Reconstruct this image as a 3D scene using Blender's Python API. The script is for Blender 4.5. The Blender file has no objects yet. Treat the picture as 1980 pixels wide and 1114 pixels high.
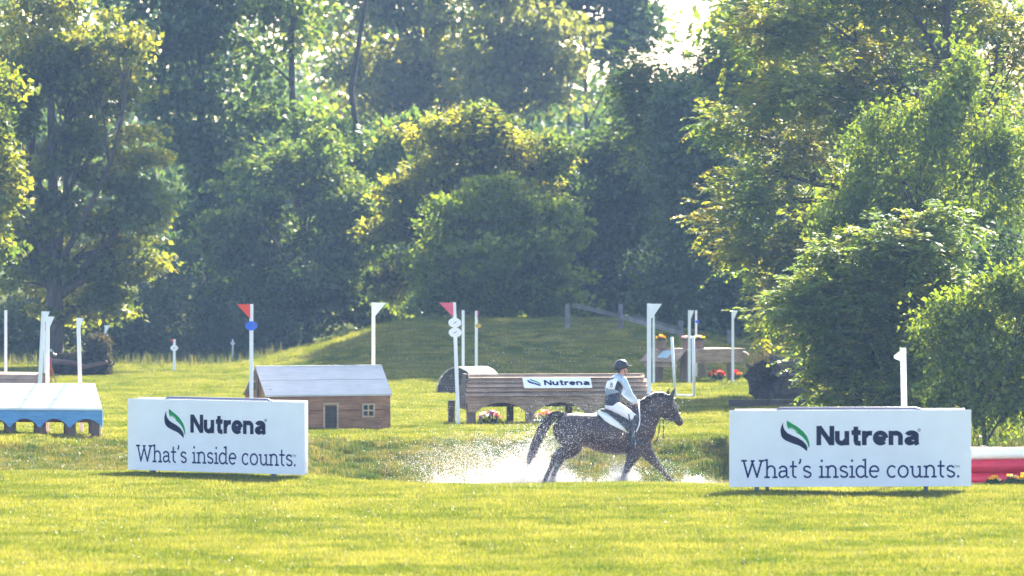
import bpy, bmesh, math, random
import numpy as np
from mathutils import Vector, Matrix

# ------------------------------------------------------------------ camera, sky, sun, exposure
scene = bpy.context.scene
COL = scene.collection
F = 12000.0            # focal length in pixels of the 1980 px wide photograph
CAM_H = 4.0            # camera height above the near lawn
HOR = 438.0            # horizon row

cam_d = bpy.data.cameras.new('camera')
cam = bpy.data.objects.new('camera', cam_d)
COL.objects.link(cam)
cam.location = (0, 0, CAM_H)
cam.rotation_euler = (math.radians(90), 0, 0)
cam_d.sensor_width = 36
cam_d.lens = F / 1980 * 36
cam_d.shift_y = -(557 - HOR) / 1980
cam_d.clip_start = 1
cam_d.clip_end = 6000
cam_d.dof.use_dof = True
cam_d.dof.focus_distance = 111
cam_d.dof.aperture_fstop = 3.2
scene.camera = cam

SUN_EL = math.radians(34)
SUN_AZ = math.radians(18)       # to the right of the view axis, behind the scene
world = bpy.data.worlds.new('World')
scene.world = world
world.use_nodes = True
wn = world.node_tree.nodes
wl = world.node_tree.links
sky = wn.new('ShaderNodeTexSky')
sky.sky_type = 'NISHITA'
sky.sun_disc = False
sky.sun_elevation = SUN_EL
sky.sun_rotation = SUN_AZ
sky.air_density = 1.0
sky.dust_density = 2.2
sky.ozone_density = 1.0
bg = wn['Background']
bg.inputs['Strength'].default_value = 0.088
wl.new(sky.outputs['Color'], bg.inputs['Color'])

sun_d = bpy.data.lights.new('sun', 'SUN')
sun_d.energy = 5.0
sun_d.angle = math.radians(0.53)
sun_d.color = (1.0, 0.93, 0.80)
sun = bpy.data.objects.new('sun', sun_d)
COL.objects.link(sun)
sdir = Vector((math.sin(SUN_AZ) * math.cos(SUN_EL), math.cos(SUN_AZ) * math.cos(SUN_EL), math.sin(SUN_EL)))
sun.rotation_euler = sdir.to_track_quat('Z', 'Y').to_euler()
sun.location = (30, 200, 150)

vs = scene.view_settings
vs.view_transform = 'Standard'
vs.look = 'None'
vs.exposure = 2.7
vs.gamma = 1
vs.use_curve_mapping = False

scene.render.engine = 'CYCLES'
cy = scene.cycles
cy.max_bounces = 8
cy.diffuse_bounces = 4
cy.glossy_bounces = 2
cy.transmission_bounces = 4
cy.volume_bounces = 0
cy.transparent_max_bounces = 6
cy.caustics_reflective = False
cy.caustics_refractive = False
cy.use_denoising = True
cy.sample_clamp_indirect = 8
cy.use_adaptive_sampling = True
cy.adaptive_threshold = 0.02

# ------------------------------------------------------------------ helpers
def at(px, py, D):
    """world point that the photograph shows at pixel (px, py) if it stands D metres away"""
    return Vector(((px - 990) / F * D, D, CAM_H - (py - HOR) / F * D))

def X_(px, D):
    return (px - 990) / F * D

def sstep(a, b, x):
    t = np.clip((x - a) / (b - a), 0, 1)
    return t * t * (3 - 2 * t)

def ground_z(X, Y):
    X = np.asarray(X, float); Y = np.asarray(Y, float)
    # hollow with the pond
    lip = 95.6 + 3.6 * sstep(-1.2, -4.4, X) + 0.25 * np.sin(X * 0.9)
    near = sstep(lip, lip + 8.0, Y)
    shore = 110.3 + 0.25 * np.sin(X * 1.3 + 1) + 1.2 * sstep(2.5, 7, X)
    far = 1 - sstep(shore, shore + 9.5, Y + 0.25 * np.sin(X * 2.3))
    depth = 0.88 - 0.62 * sstep(-1.9, -4.6, X)
    z = -depth * near * far
    # bumps on the far bank
    bank = np.exp(-((Y - 115.5) / 3.2) ** 2)
    z = z + bank * (0.05 * np.sin(X * 1.9 + Y * 0.7) + 0.04 * np.sin(X * 4.1 - Y * 1.7) + 0.03 * np.sin(X * 7.0 + Y * 2.9))
    # mound in front of the trees
    rise = sstep(158, 177, Y) * (1 - 0.5 * sstep(180, 200, Y))
    side = sstep(-8.6, -2.0, X) * (1 - 0.6 * sstep(2.5, 9, X))
    z = z + 1.34 * rise * side
    # swell of the lawn
    z = z + 0.025 * np.sin(X * 0.5 + 1.3) * np.sin(Y * 0.23) * (1 - near * far)
    z = z + 0.012 * np.sin(X * 1.7 + Y * 0.9)
    return z

def gz(X, Y):
    return float(ground_z(X, Y))

class MB:
    """collects shapes; build() links them as one mesh object"""
    def __init__(s):
        s.v = []; s.f = []; s.m = []
    def add(s, verts, faces, mi=0, mat=None):
        o = len(s.v)
        for p in verts:
            p = Vector(p)
            s.v.append(tuple(mat @ p if mat else p))
        for f in faces:
            s.f.append(tuple(i + o for i in f)); s.m.append(mi)
        return s
    def box(s, x0, x1, y0, y1, z0, z1, mi=0, mat=None, bev=0.0):
        if bev:
            b = bmesh.new()
            vs_ = [b.verts.new(p) for p in ((x0,y0,z0),(x1,y0,z0),(x1,y1,z0),(x0,y1,z0),(x0,y0,z1),(x1,y0,z1),(x1,y1,z1),(x0,y1,z1))]
            for f in ((0,3,2,1),(4,5,6,7),(0,1,5,4),(1,2,6,5),(2,3,7,6),(3,0,4,7)):
                b.faces.new([vs_[i] for i in f])
            bmesh.ops.bevel(b, geom=list(b.edges), offset=bev, segments=1, affect='EDGES')
            b.verts.index_update()
            s.add([v.co.copy() for v in b.verts], [[v.index for v in f.verts] for f in b.faces], mi, mat)
            b.free()
            return s
        return s.add(((x0,y0,z0),(x1,y0,z0),(x1,y1,z0),(x0,y1,z0),(x0,y0,z1),(x1,y0,z1),(x1,y1,z1),(x0,y1,z1)),
                     ((0,3,2,1),(4,5,6,7),(0,1,5,4),(1,2,6,5),(2,3,7,6),(3,0,4,7)), mi, mat)
    def prism(s, poly, y0, y1, mi=0, mat=None, axis='y'):
        """poly in (x, z) extruded along y (or in (y, z) extruded along x)"""
        n = len(poly)
        if axis == 'y':
            vs_ = [(a, y0, c) for a, c in poly] + [(a, y1, c) for a, c in poly]
        else:
            vs_ = [(y0, a, c) for a, c in poly] + [(y1, a, c) for a, c in poly]
        fs = [tuple(range(n)), tuple(range(2*n-1, n-1, -1))]
        for i in range(n):
            j = (i + 1) % n
            fs.append((i, i + n, j + n, j))
        return s.add(vs_, fs, mi, mat)
    def tube(s, pts, radii, n=8, mi=0, cap=True, mat=None):
        pts = [Vector(p) for p in pts]
        if not hasattr(radii, '__len__'):
            radii = [radii] * len(pts)
        vs_, fs = [], []
        ref = Vector((0.13, 0.21, 0.97))
        for i, p in enumerate(pts):
            t = (pts[min(i+1, len(pts)-1)] - pts[max(i-1, 0)])
            if t.length < 1e-9: t = Vector((0,0,1))
            t.normalize()
            r_ = ref if abs(t.dot(ref)) < 0.93 else Vector((1, 0.1, 0))
            a = t.cross(r_).normalized(); b = t.cross(a)
            for k in range(n):
                an = 2*math.pi*k/n
                vs_.append(p + (a*math.cos(an) + b*math.sin(an)) * radii[i])
        for i in range(len(pts)-1):
            for k in range(n):
                k2 = (k+1) % n
                fs.append((i*n+k, i*n+k2, (i+1)*n+k2, (i+1)*n+k))
        if cap:
            fs.append(tuple(range(n-1, -1, -1)))
            fs.append(tuple(range((len(pts)-1)*n, len(pts)*n)))
        return s.add(vs_, fs, mi, mat)
    def build(s, name, mats, parent=None, smooth=False):
        me = bpy.data.meshes.new(name)
        me.from_pydata(s.v, [], s.f)
        if not isinstance(mats, (list, tuple)): mats = [mats]
        for m in mats: me.materials.append(m)
        if len(mats) > 1:
            me.polygons.foreach_set('material_index', s.m)
        if smooth:
            me.polygons.foreach_set('use_smooth', [True]*len(me.polygons))
        me.update()
        return obj(name, me, parent)

def obj(name, data, parent=None):
    o = bpy.data.objects.new(name, data)
    COL.objects.link(o)
    if parent: o.parent = parent
    return o

def tag(o, label=None, cat=None, group=None, kind=None):
    if label: o['label'] = label
    if cat: o['category'] = cat
    if group: o['group'] = group
    if kind: o['kind'] = kind
    return o

def thing(name, label, cat, loc=(0,0,0), rz=0.0, group=None):
    o = obj(name, None)
    o.location = loc
    o.rotation_euler = (0, 0, rz)
    o.empty_display_size = 0.2
    return tag(o, label, cat, group)

def copy_tree(o, parent=None):
    c = o.copy(); COL.objects.link(c); c.parent = parent
    for ch in o.children: copy_tree(ch, c)
    return c

def quads_mesh(name, V, n_quads, tint=None):
    """V: (4n,3) array, consecutive quads"""
    me = bpy.data.meshes.new(name)
    me.vertices.add(len(V)); me.vertices.foreach_set('co', V.astype(np.float32).ravel())
    me.loops.add(4*n_quads); me.loops.foreach_set('vertex_index', np.arange(4*n_quads, dtype=np.int32))
    me.polygons.add(n_quads)
    me.polygons.foreach_set('loop_start', np.arange(0, 4*n_quads, 4, dtype=np.int32))
    if tint is not None:
        a = me.attributes.new('tint', 'FLOAT', 'FACE')
        a.data.foreach_set('value', tint.astype(np.float32))
    me.update(calc_edges=True)
    return me

# ------------------------------------------------------------------ materials
def new_mat(name):
    m = bpy.data.materials.new(name); m.use_nodes = True
    return m, m.node_tree.nodes, m.node_tree.links, m.node_tree.nodes['Principled BSDF']

def paint(name, col, rough=0.5, var=0.12, scale=6.0, bump=0.02, metal=0.0, spec=0.5, dirt=None):
    """plain painted or moulded surface with faint blotches and relief"""
    m, N, L, p = new_mat(name)
    tc = N.new('ShaderNodeTexCoord')
    nz = N.new('ShaderNodeTexNoise'); nz.inputs['Scale'].default_value = scale; nz.inputs['Detail'].default_value = 6
    L.new(tc.outputs['Object'], nz.inputs['Vector'])
    rp = N.new('ShaderNodeValToRGB')
    rp.color_ramp.elements[0].position = 0.3; rp.color_ramp.elements[1].position = 0.7
    d = dirt if dirt else tuple(c*(1-var) for c in col)
    rp.color_ramp.elements[0].color = (*d, 1)
    rp.color_ramp.elements[1].color = (*[min(1, c*(1+var*0.5)) for c in col], 1)
    L.new(nz.outputs['Fac'], rp.inputs['Fac'])
    L.new(rp.outputs['Color'], p.inputs['Base Color'])
    p.inputs['Roughness'].default_value = rough
    p.inputs['Metallic'].default_value = metal
    p.inputs['Specular IOR Level'].default_value = spec
    if bump:
        b = N.new('ShaderNodeBump'); b.inputs['Strength'].default_value = 0.4; b.inputs['Distance'].default_value = bump
        n2 = N.new('ShaderNodeTexNoise'); n2.inputs['Scale'].default_value = scale*6; n2.inputs['Detail'].default_value = 5
        L.new(tc.outputs['Object'], n2.inputs['Vector'])
        L.new(n2.outputs['Fac'], b.inputs['Height']); L.new(b.outputs['Normal'], p.inputs['Normal'])
    return m

def wood(name, c1, c2, rough=0.75, axis=(1.2, 14, 14), piece=0.35, bump=0.01, blotch=0.8):
    """grain along local x by default; every piece a little different"""
    m, N, L, p = new_mat(name)
    tc = N.new('ShaderNodeTexCoord'); mp = N.new('ShaderNodeMapping')
    mp.inputs['Scale'].default_value = axis
    oi = N.new('ShaderNodeObjectInfo')
    ad = N.new('ShaderNodeVectorMath'); ad.operation = 'SCALE'; ad.inputs['Scale'].default_value = 37.0
    cb = N.new('ShaderNodeCombineXYZ')
    for k in 'XYZ': L.new(oi.outputs['Random'], cb.inputs[k])
    L.new(cb.outputs[0], ad.inputs[0])
    L.new(tc.outputs['Object'], mp.inputs['Vector'])
    va = N.new('ShaderNodeVectorMath'); va.operation = 'ADD'
    L.new(mp.outputs[0], va.inputs[0]); L.new(ad.outputs[0], va.inputs[1])
    nz = N.new('ShaderNodeTexNoise'); nz.inputs['Scale'].default_value = 2.2; nz.inputs['Detail'].default_value = 8; nz.inputs['Distortion'].default_value = 0.6
    L.new(va.outputs[0], nz.inputs['Vector'])
    rp = N.new('ShaderNodeValToRGB')
    rp.color_ramp.elements[0].position = 0.32; rp.color_ramp.elements[1].position = 0.68
    rp.color_ramp.elements[0].color = (*c1, 1); rp.color_ramp.elements[1].color = (*c2, 1)
    L.new(nz.outputs['Fac'], rp.inputs['Fac'])
    # blotchy weathering
    n3 = N.new('ShaderNodeTexNoise'); n3.inputs['Scale'].default_value = 3.0; n3.inputs['Detail'].default_value = 5
    L.new(tc.outputs['Object'], n3.inputs['Vector'])
    mx = N.new('ShaderNodeMix'); mx.data_type = 'RGBA'; mx.blend_type = 'MULTIPLY'
    r3 = N.new('ShaderNodeValToRGB'); r3.color_ramp.elements[0].position = 0.35; r3.color_ramp.elements[1].position = 0.62
    r3.color_ramp.elements[0].color = (0.62, 0.6, 0.58, 1); r3.color_ramp.elements[1].color = (1, 1, 1, 1)
    L.new(n3.outputs['Fac'], r3.inputs['Fac'])
    mx.inputs['Factor'].default_value = blotch
    L.new(rp.outputs['Color'], mx.inputs['A']); L.new(r3.outputs['Color'], mx.inputs['B'])
    hs = N.new('ShaderNodeHueSaturation')
    mr = N.new('ShaderNodeMapRange'); mr.inputs['To Min'].default_value = 1 - piece; mr.inputs['To Max'].default_value = 1 + piece
    L.new(oi.outputs['Random'], mr.inputs['Value']); L.new(mr.outputs[0], hs.inputs['Value'])
    L.new(mx.outputs['Result'], hs.inputs['Color']); L.new(hs.outputs['Color'], p.inputs['Base Color'])
    p.inputs['Roughness'].default_value = rough
    b = N.new('ShaderNodeBump'); b.inputs['Strength'].default_value = 0.5; b.inputs['Distance'].default_value = bump
    L.new(nz.outputs['Fac'], b.inputs['Height']); L.new(b.outputs['Normal'], p.inputs['Normal'])
    return m

def leaf_mat(name, cols, trans=0.45, patch=None, patch_scale=0.35, gloss=0.025, tcol=(1.75, 1.55, 0.65)):
    """cols: colours along the per-leaf tint 0..1"""
    m, N, L, p = new_mat(name)
    out = N['Material Output']; N.remove(p)
    at_ = N.new('ShaderNodeAttribute'); at_.attribute_name = 'tint'
    rp = N.new('ShaderNodeValToRGB')
    el = rp.color_ramp.elements
    while len(el) < len(cols): el.new(0.5)
    for i, c in enumerate(cols):
        el[i].position = i / (len(cols) - 1); el[i].color = (*c, 1)
    L.new(at_.outputs['Fac'], rp.inputs['Fac'])
    colour = rp.outputs['Color']
    if patch:
        ge = N.new('ShaderNodeNewGeometry')
        nz = N.new('ShaderNodeTexNoise'); nz.inputs['Scale'].default_value = patch_scale; nz.inputs['Detail'].default_value = 4
        L.new(ge.outputs['Position'], nz.inputs['Vector'])
        r2 = N.new('ShaderNodeValToRGB'); r2.color_ramp.elements[0].position = 0.42; r2.color_ramp.elements[1].position = 0.62
        L.new(nz.outputs['Fac'], r2.inputs['Fac'])
        mx = N.new('ShaderNodeMix'); mx.data_type = 'RGBA'
        L.new(r2.outputs['Color'], mx.inputs['Factor'])
        L.new(colour, mx.inputs['A']); mx.inputs['B'].default_value = (*patch, 1)
        colour = mx.outputs['Result']
    df = N.new('ShaderNodeBsdfDiffuse'); tr = N.new('ShaderNodeBsdfTranslucent')
    gl = N.new('ShaderNodeBsdfGlossy'); gl.inputs['Roughness'].default_value = 0.5
    tm = N.new('ShaderNodeMix'); tm.data_type = 'RGBA'; tm.blend_type = 'MULTIPLY'; tm.inputs['Factor'].default_value = 1
    tm.inputs['B'].default_value = (*tcol, 1)
    L.new(colour, tm.inputs['A'])
    L.new(colour, df.inputs['Color']); L.new(tm.outputs['Result'], tr.inputs['Color'])
    m1 = N.new('ShaderNodeMixShader'); m1.inputs[0].default_value = trans
    L.new(df.outputs[0], m1.inputs[1]); L.new(tr.outputs[0], m1.inputs[2])
    m2 = N.new('ShaderNodeMixShader'); m2.inputs[0].default_value = gloss
    L.new(m1.outputs[0], m2.inputs[1]); L.new(gl.outputs[0], m2.inputs[2])
    L.new(m2.outputs[0], out.inputs['Surface'])
    return m

WHITE = paint('white_paint', (0.80, 0.80, 0.80), 0.45, 0.05, 5, 0.002)
WHITE_POST = paint('white_plastic', (0.78, 0.78, 0.80), 0.4, 0.06, 4, 0.0)
RED_FLAG = paint('red_flag_paint', (0.80, 0.055, 0.02), 0.5, 0.08, 8, 0)
PINK_FLAG = paint('faded_red_flag', (0.62, 0.10, 0.16), 0.5, 0.08, 8, 0)
BLUE_DISC = paint('blue_paint', (0.012, 0.11, 0.60), 0.4, 0.08, 8, 0)
BARK = wood('bark', (0.030, 0.024, 0.019), (0.085, 0.068, 0.052), 0.9, (6, 6, 1.5), 0.15, 0.04)
# ------------------------------------------------------------------ ground
def axis_coords(dense0, dense1, step, far0, far1):
    a = list(np.arange(dense0, dense1 + 1e-6, step))
    s, x, lo = step, dense0, []
    while x > far0:
        s *= 1.35; x -= s; lo.append(max(x, far0))
    s, x, hi = step, dense1, []
    while x < far1:
        s *= 1.35; x += s; hi.append(min(x, far1))
    return np.array(lo[::-1] + a + hi)

gx = axis_coords(-24, 24, 0.4, -900, 900)
gy = axis_coords(62, 215, 0.4, -60, 900)
GX, GY = np.meshgrid(gx, gy)
GZ = ground_z(GX, GY)
nx, ny = len(gx), len(gy)
gv = np.stack([GX, GY, GZ], -1).reshape(-1, 3)
idx = np.arange(nx*ny).reshape(ny, nx)
gf = np.stack([idx[:-1, :-1], idx[:-1, 1:], idx[1:, 1:], idx[1:, :-1]], -1).reshape(-1, 4)
me = bpy.data.meshes.new('ground')
me.from_pydata(gv.tolist(), [], gf.tolist())
me.polygons.foreach_set('use_smooth', [True]*len(me.polygons))
m, N, L, p = new_mat('lawn_soil')
ge = N.new('ShaderNodeNewGeometry')
mpg = N.new('ShaderNodeMapping'); mpg.inputs['Scale'].default_value = (0.55, 0.30, 0.5)
L.new(ge.outputs['Position'], mpg.inputs['Vector'])
nz = N.new('ShaderNodeTexNoise'); nz.inputs['Scale'].default_value = 1.0; nz.inputs['Detail'].default_value = 7
L.new(mpg.outputs[0], nz.inputs['Vector'])
rp = N.new('ShaderNodeValToRGB')
rp.color_ramp.elements[0].position = 0.3; rp.color_ramp.elements[1].position = 0.75
rp.color_ramp.elements[0].color = (0.03, 0.05, 0.008, 1); rp.color_ramp.elements[1].color = (0.11, 0.10, 0.03, 1)
L.new(nz.outputs['Fac'], rp.inputs['Fac']); L.new(rp.outputs['Color'], p.inputs['Base Color'])
p.inputs['Roughness'].default_value = 1.0; p.inputs['Specular IOR Level'].default_value = 0.0
me.materials.append(m)
ground = obj('ground', me); tag(ground, kind='structure')

# pond
m, N, L, p = new_mat('pond_water')
p.inputs['Base Color'].default_value = (0.16, 0.13, 0.09, 1)
p.inputs['Roughness'].default_value = 0.08
p.inputs['IOR'].default_value = 1.33
p.inputs['Specular IOR Level'].default_value = 0.8
ge = N.new('ShaderNodeNewGeometry')
nz = N.new('ShaderNodeTexNoise'); nz.inputs['Scale'].default_value = 5; nz.inputs['Detail'].default_value = 4
L.new(ge.outputs['Position'], nz.inputs['Vector'])
b = N.new('ShaderNodeBump'); b.inputs['Strength'].default_value = 0.6; b.inputs['Distance'].default_value = 0.06
L.new(nz.outputs['Fac'], b.inputs['Height']); L.new(b.outputs['Normal'], p.inputs['Normal'])
WATER_Z = -0.655
xs = np.linspace(-3.6, 16, 40); ys = np.linspace(97, 114.5, 36)
PX, PY = np.meshgrid(xs, ys)
PZ = WATER_Z + 0.012*np.sin(PX*3.1+PY*2.2) + 0.01*np.sin(PX*5.3-PY*4.1)
idx = np.arange(PX.size).reshape(PX.shape)
pf = np.stack([idx[:-1, :-1], idx[:-1, 1:], idx[1:, 1:], idx[1:, :-1]], -1).reshape(-1, 4)
me = bpy.data.meshes.new('pond_water'); me.from_pydata(np.stack([PX, PY, PZ], -1).reshape(-1, 3).tolist(), [], pf.tolist())
me.polygons.foreach_set('use_smooth', [True]*len(me.polygons)); me.materials.append(m)
pond = obj('pond_water', me); tag(pond, kind='structure')

# ------------------------------------------------------------------ grass (stuff)
rng = np.random.default_rng(7)
def grass_mat(name, green, yellow, dry, scale):
    m, N, L, p = new_mat(name)
    out = N['Material Output']; N.remove(p)
    ge = N.new('ShaderNodeNewGeometry'); oi = N.new('ShaderNodeObjectInfo')
    mp = N.new('ShaderNodeMapping'); mp.inputs['Scale'].default_value = scale
    L.new(ge.outputs['Position'], mp.inputs['Vector'])
    nz = N.new('ShaderNodeTexNoise'); nz.inputs['Scale'].default_value = 1.0; nz.inputs['Detail'].default_value = 5; nz.inputs['Roughness'].default_value = 0.7
    L.new(mp.outputs[0], nz.inputs['Vector'])
    ad = N.new('ShaderNodeMath'); ad.operation = 'MULTIPLY_ADD'; ad.inputs[1].default_value = 0.26
    L.new(oi.outputs['Random'], ad.inputs[0]); L.new(nz.outputs['Fac'], ad.inputs[2])
    at_ = N.new('ShaderNodeAttribute'); at_.attribute_name = 'tint'
    a2 = N.new('ShaderNodeMath'); a2.operation = 'MULTIPLY_ADD'; a2.inputs[1].default_value = 0.22
    L.new(at_.outputs['Fac'], a2.inputs[0]); L.new(ad.outputs[0], a2.inputs[2])
    rp = N.new('ShaderNodeValToRGB'); el = rp.color_ramp.elements
    el[0].position = 0.48; el[0].color = (*green, 1); el[1].position = 0.92; el[1].color = (*dry, 1)
    e = el.new(0.65); e.color = (*yellow, 1)
    L.new(a2.outputs[0], rp.inputs['Fac'])
    df = N.new('ShaderNodeBsdfDiffuse'); tr = N.new('ShaderNodeBsdfTranslucent'); gl = N.new('ShaderNodeBsdfGlossy')
    gl.inputs['Roughness'].default_value = 0.35
    tm = N.new('ShaderNodeMix'); tm.data_type = 'RGBA'; tm.blend_type = 'MULTIPLY'; tm.inputs['Factor'].default_value = 1
    tm.inputs['B'].default_value = (1.25, 1.2, 0.55, 1)
    L.new(rp.outputs['Color'], tm.inputs['A'])
    L.new(rp.outputs['Color'], df.inputs['Color']); L.new(tm.outputs['Result'], tr.inputs['Color'])
    m1 = N.new('ShaderNodeMixShader'); m1.inputs[0].default_value = 0.5
    L.new(df.outputs[0], m1.inputs[1]); L.new(tr.outputs[0], m1.inputs[2])
    m2 = N.new('ShaderNodeMixShader'); m2.inputs[0].default_value = 0.02
    L.new(m1.outputs[0], m2.inputs[1]); L.new(gl.outputs[0], m2.inputs[2])
    L.new(m2.outputs[0], out.inputs['Surface'])
    return m

LAWN = grass_mat('lawn_grass', (0.032, 0.070, 0.004), (0.086, 0.113, 0.006), (0.22, 0.21, 0.055), (0.45, 0.42, 0.5))
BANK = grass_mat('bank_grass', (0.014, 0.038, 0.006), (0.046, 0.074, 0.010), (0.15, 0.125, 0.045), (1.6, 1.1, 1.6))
TALL = grass_mat('tall_grass', (0.025, 0.05, 0.015), (0.045, 0.07, 0.02), (0.11, 0.10, 0.045), (0.5, 0.5, 0.5))

def blade_patch(name, n, radius, h0, h1, w, lean, mat):
    r = np.random.default_rng(abs(hash(name)) % 1000 if False else sum(map(ord, name)))
    ang = r.uniform(0, 2*np.pi, n); rad = radius*np.sqrt(r.uniform(0, 1, n))
    bx, by = rad*np.cos(ang), rad*np.sin(ang)
    h = r.uniform(h0, h1, n); az = r.uniform(0, 2*np.pi, n); ln = np.abs(r.normal(0, lean, n))
    dx, dy = np.cos(az), np.sin(az)
    sx, sy = -dy, dx
    V = []
    hw = w*r.uniform(0.6, 1.3, n)/2
    z0 = np.full(n, -0.03)
    def P(f, wf, l):
        cx = bx + dx*ln*l*h; cy = by + dy*ln*l*h; cz = h*f*np.cos(ln*0.6*l)
        return cx, cy, cz, wf
    lv = [(0, 1, 0), (0.55, 0.85, 0.4), (1, 0.15, 1.0)]
    rows = []
    for f, wf, l in lv:
        cx, cy, cz, wf = P(f, wf, l)
        if f == 0: cz = z0
        rows.append((np.stack([cx - sx*hw*wf, cy - sy*hw*wf, cz], -1), np.stack([cx + sx*hw*wf, cy + sy*hw*wf, cz], -1)))
    for a, b in ((0, 1), (1, 2)):
        V.append(np.stack([rows[a][0], rows[a][1], rows[b][1], rows[b][0]], 1))
    V = np.concatenate(V, 0)
    tint = np.tile(r.uniform(0, 1, n), 2)
    me = quads_mesh(name, V.reshape(-1, 3), len(V), tint)
    me.materials.append(mat)
    return bpy.data.objects.new(name, me)

def scatter(name, pts, scale, templates, label):
    """one stuff object: points carrying instanced blade patches"""
    tc = bpy.data.collections.new(name + '_blades')
    for t in templates: tc.objects.link(t)
    me = bpy.data.meshes.new(name); me.vertices.add(len(pts))
    me.vertices.foreach_set('co', pts.astype(np.float32).ravel())
    a = me.attributes.new('scl', 'FLOAT', 'POINT'); a.data.foreach_set('value', scale.astype(np.float32))
    a = me.attributes.new('rotz', 'FLOAT', 'POINT'); a.data.foreach_set('value', rng.uniform(0, 6.283, len(pts)).astype(np.float32))
    me.update()
    o = obj(name, me); tag(o, label, 'grass', kind='stuff')
    ng = bpy.data.node_groups.new(name + '_scatter', 'GeometryNodeTree')
    ng.interface.new_socket('Geometry', in_out='INPUT', socket_type='NodeSocketGeometry')
    ng.interface.new_socket('Geometry', in_out='OUTPUT', socket_type='NodeSocketGeometry')
    n = ng.nodes; l = ng.links
    gi = n.new('NodeGroupInput'); go = n.new('NodeGroupOutput')
    ci = n.new('GeometryNodeCollectionInfo'); ci.inputs['Collection'].default_value = tc
    ci.inputs['Separate Children'].default_value = True; ci.inputs['Reset Children'].default_value = True
    ip = n.new('GeometryNodeInstanceOnPoints'); ip.inputs['Pick Instance'].default_value = True
    s1 = n.new('GeometryNodeInputNamedAttribute'); s1.data_type = 'FLOAT'; s1.inputs['Name'].default_value = 'scl'
    s2 = n.new('GeometryNodeInputNamedAttribute'); s2.data_type = 'FLOAT'; s2.inputs['Name'].default_value = 'rotz'
    cx = n.new('ShaderNodeCombineXYZ'); l.new(s2.outputs['Attribute'], cx.inputs['Z'])
    ri = n.new('FunctionNodeRandomValue'); ri.data_type = 'INT'
    ri.inputs['Min'].default_value = 0 if False else 0
    for s_ in ri.inputs:
        if s_.type == 'INT' and s_.name == 'Max': s_.default_value = len(templates) - 1
    l.new(gi.outputs[0], ip.inputs['Points']); l.new(ci.outputs[0], ip.inputs['Instance'])
    for s_ in ri.outputs:
        if s_.type == 'INT': l.new(s_, ip.inputs['Instance Index'])
    l.new(cx.outputs[0], ip.inputs['Rotation']); l.new(s1.outputs['Attribute'], ip.inputs['Scale'])
    l.new(ip.outputs[0], go.inputs[0])
    md = o.modifiers.new('scatter', 'NODES'); md.node_group = ng
    return o

def field(y0, y1, per_m2, margin=3.5):
    half1 = y1*990/F + margin
    n = int((y1-y0)*2*half1*per_m2)
    Y = rng.uniform(y0, y1, n); X = rng.uniform(-half1, half1, n)
    k = np.abs(X) < Y*990/F + margin
    return X[k], Y[k]

def pond_mask(X, Y):
    return ground_z(X, Y) < WATER_Z - 0.01

PTS, SCL, BP, BS = [], [], [], []
for y0, y1, d in ((64, 82, 26), (82, 101, 22), (101, 130, 15), (130, 160, 10), (160, 200, 8)):
    X, Y = field(y0, y1, d)
    Z = ground_z(X, Y)
    k = ~pond_mask(X, Y)
    X, Y, Z = X[k], Y[k], Z[k]
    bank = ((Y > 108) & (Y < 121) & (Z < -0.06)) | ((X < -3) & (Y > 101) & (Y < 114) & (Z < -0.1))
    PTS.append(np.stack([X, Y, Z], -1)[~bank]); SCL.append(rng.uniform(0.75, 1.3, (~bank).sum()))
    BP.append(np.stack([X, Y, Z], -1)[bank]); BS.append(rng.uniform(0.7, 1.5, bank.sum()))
# ragged grass along the near lip and under things
X = rng.uniform(-8, 12, 900); Y = 95.2 + 3.6*sstep(-1.2, -4.4, X) + rng.uniform(-0.4, 1.2, 900)
PTS.append(np.stack([X, Y, ground_z(X, Y)], -1)); SCL.append(rng.uniform(0.6, 0.95, 900))
scatter('lawn_grass', np.concatenate(PTS), np.concatenate(SCL),
        [blade_patch('lawn_patch%d' % i, 90, 0.24, 0.025, 0.058, 0.008, 0.5, LAWN) for i in range(6)], 'short mown yellow green grass of the lawn')
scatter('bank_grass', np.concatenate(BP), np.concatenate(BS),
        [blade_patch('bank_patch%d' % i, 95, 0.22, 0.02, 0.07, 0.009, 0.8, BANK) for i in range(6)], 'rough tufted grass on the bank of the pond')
# ------------------------------------------------------------------ trees
def unit(v):
    return v / np.maximum(np.linalg.norm(v, axis=-1, keepdims=True), 1e-9)

def leaves_from(C, u, nrm, size, r, wide=0.36, fold=0.10):
    """kite shaped leaves folded along the midrib; returns (n,4,3)"""
    u = unit(u); w = unit(np.cross(nrm, u)); nn = np.cross(u, w)
    s = size[:, None]
    base = C - u*s*0.5; tip = C + u*s*0.5 - nn*s*0.06
    mid = C - u*s*0.06 + nn*s*fold
    return np.stack([base, mid + w*s*wide, tip, mid - w*s*wide], 1)

def clump_leaves(r, centers, radii, per, size, up=0.6, flat=0.7, droop=0.25, shape='leaf', out_from=None):
    n = len(centers)
    ci = np.repeat(np.arange(n), per)
    g = r.normal(0, 0.55, (len(ci), 3)); ln = np.linalg.norm(g, axis=1, keepdims=True)
    g = g/np.maximum(ln, 1e-6)*np.minimum(ln, 1.15)
    off = g * radii[ci][:, None]; off[:, 2] *= flat
    C = centers[ci] + off
    nrm = r.normal(0, 0.55, (len(ci), 3)); nrm[:, 2] += up
    nrm = unit(nrm + 0.5*unit(off))
    d = r.normal(0, 0.7, (len(ci), 3)) + unit(off)*0.8; d[:, 2] -= droop
    sz = size * r.uniform(0.6, 1.35, len(ci))
    tint = np.clip(r.normal(0.45, 0.2, len(ci)) + np.repeat(r.normal(0, 0.16, n), per), 0, 1)
    return leaves_from(C, d, nrm, sz, r), tint

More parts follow.
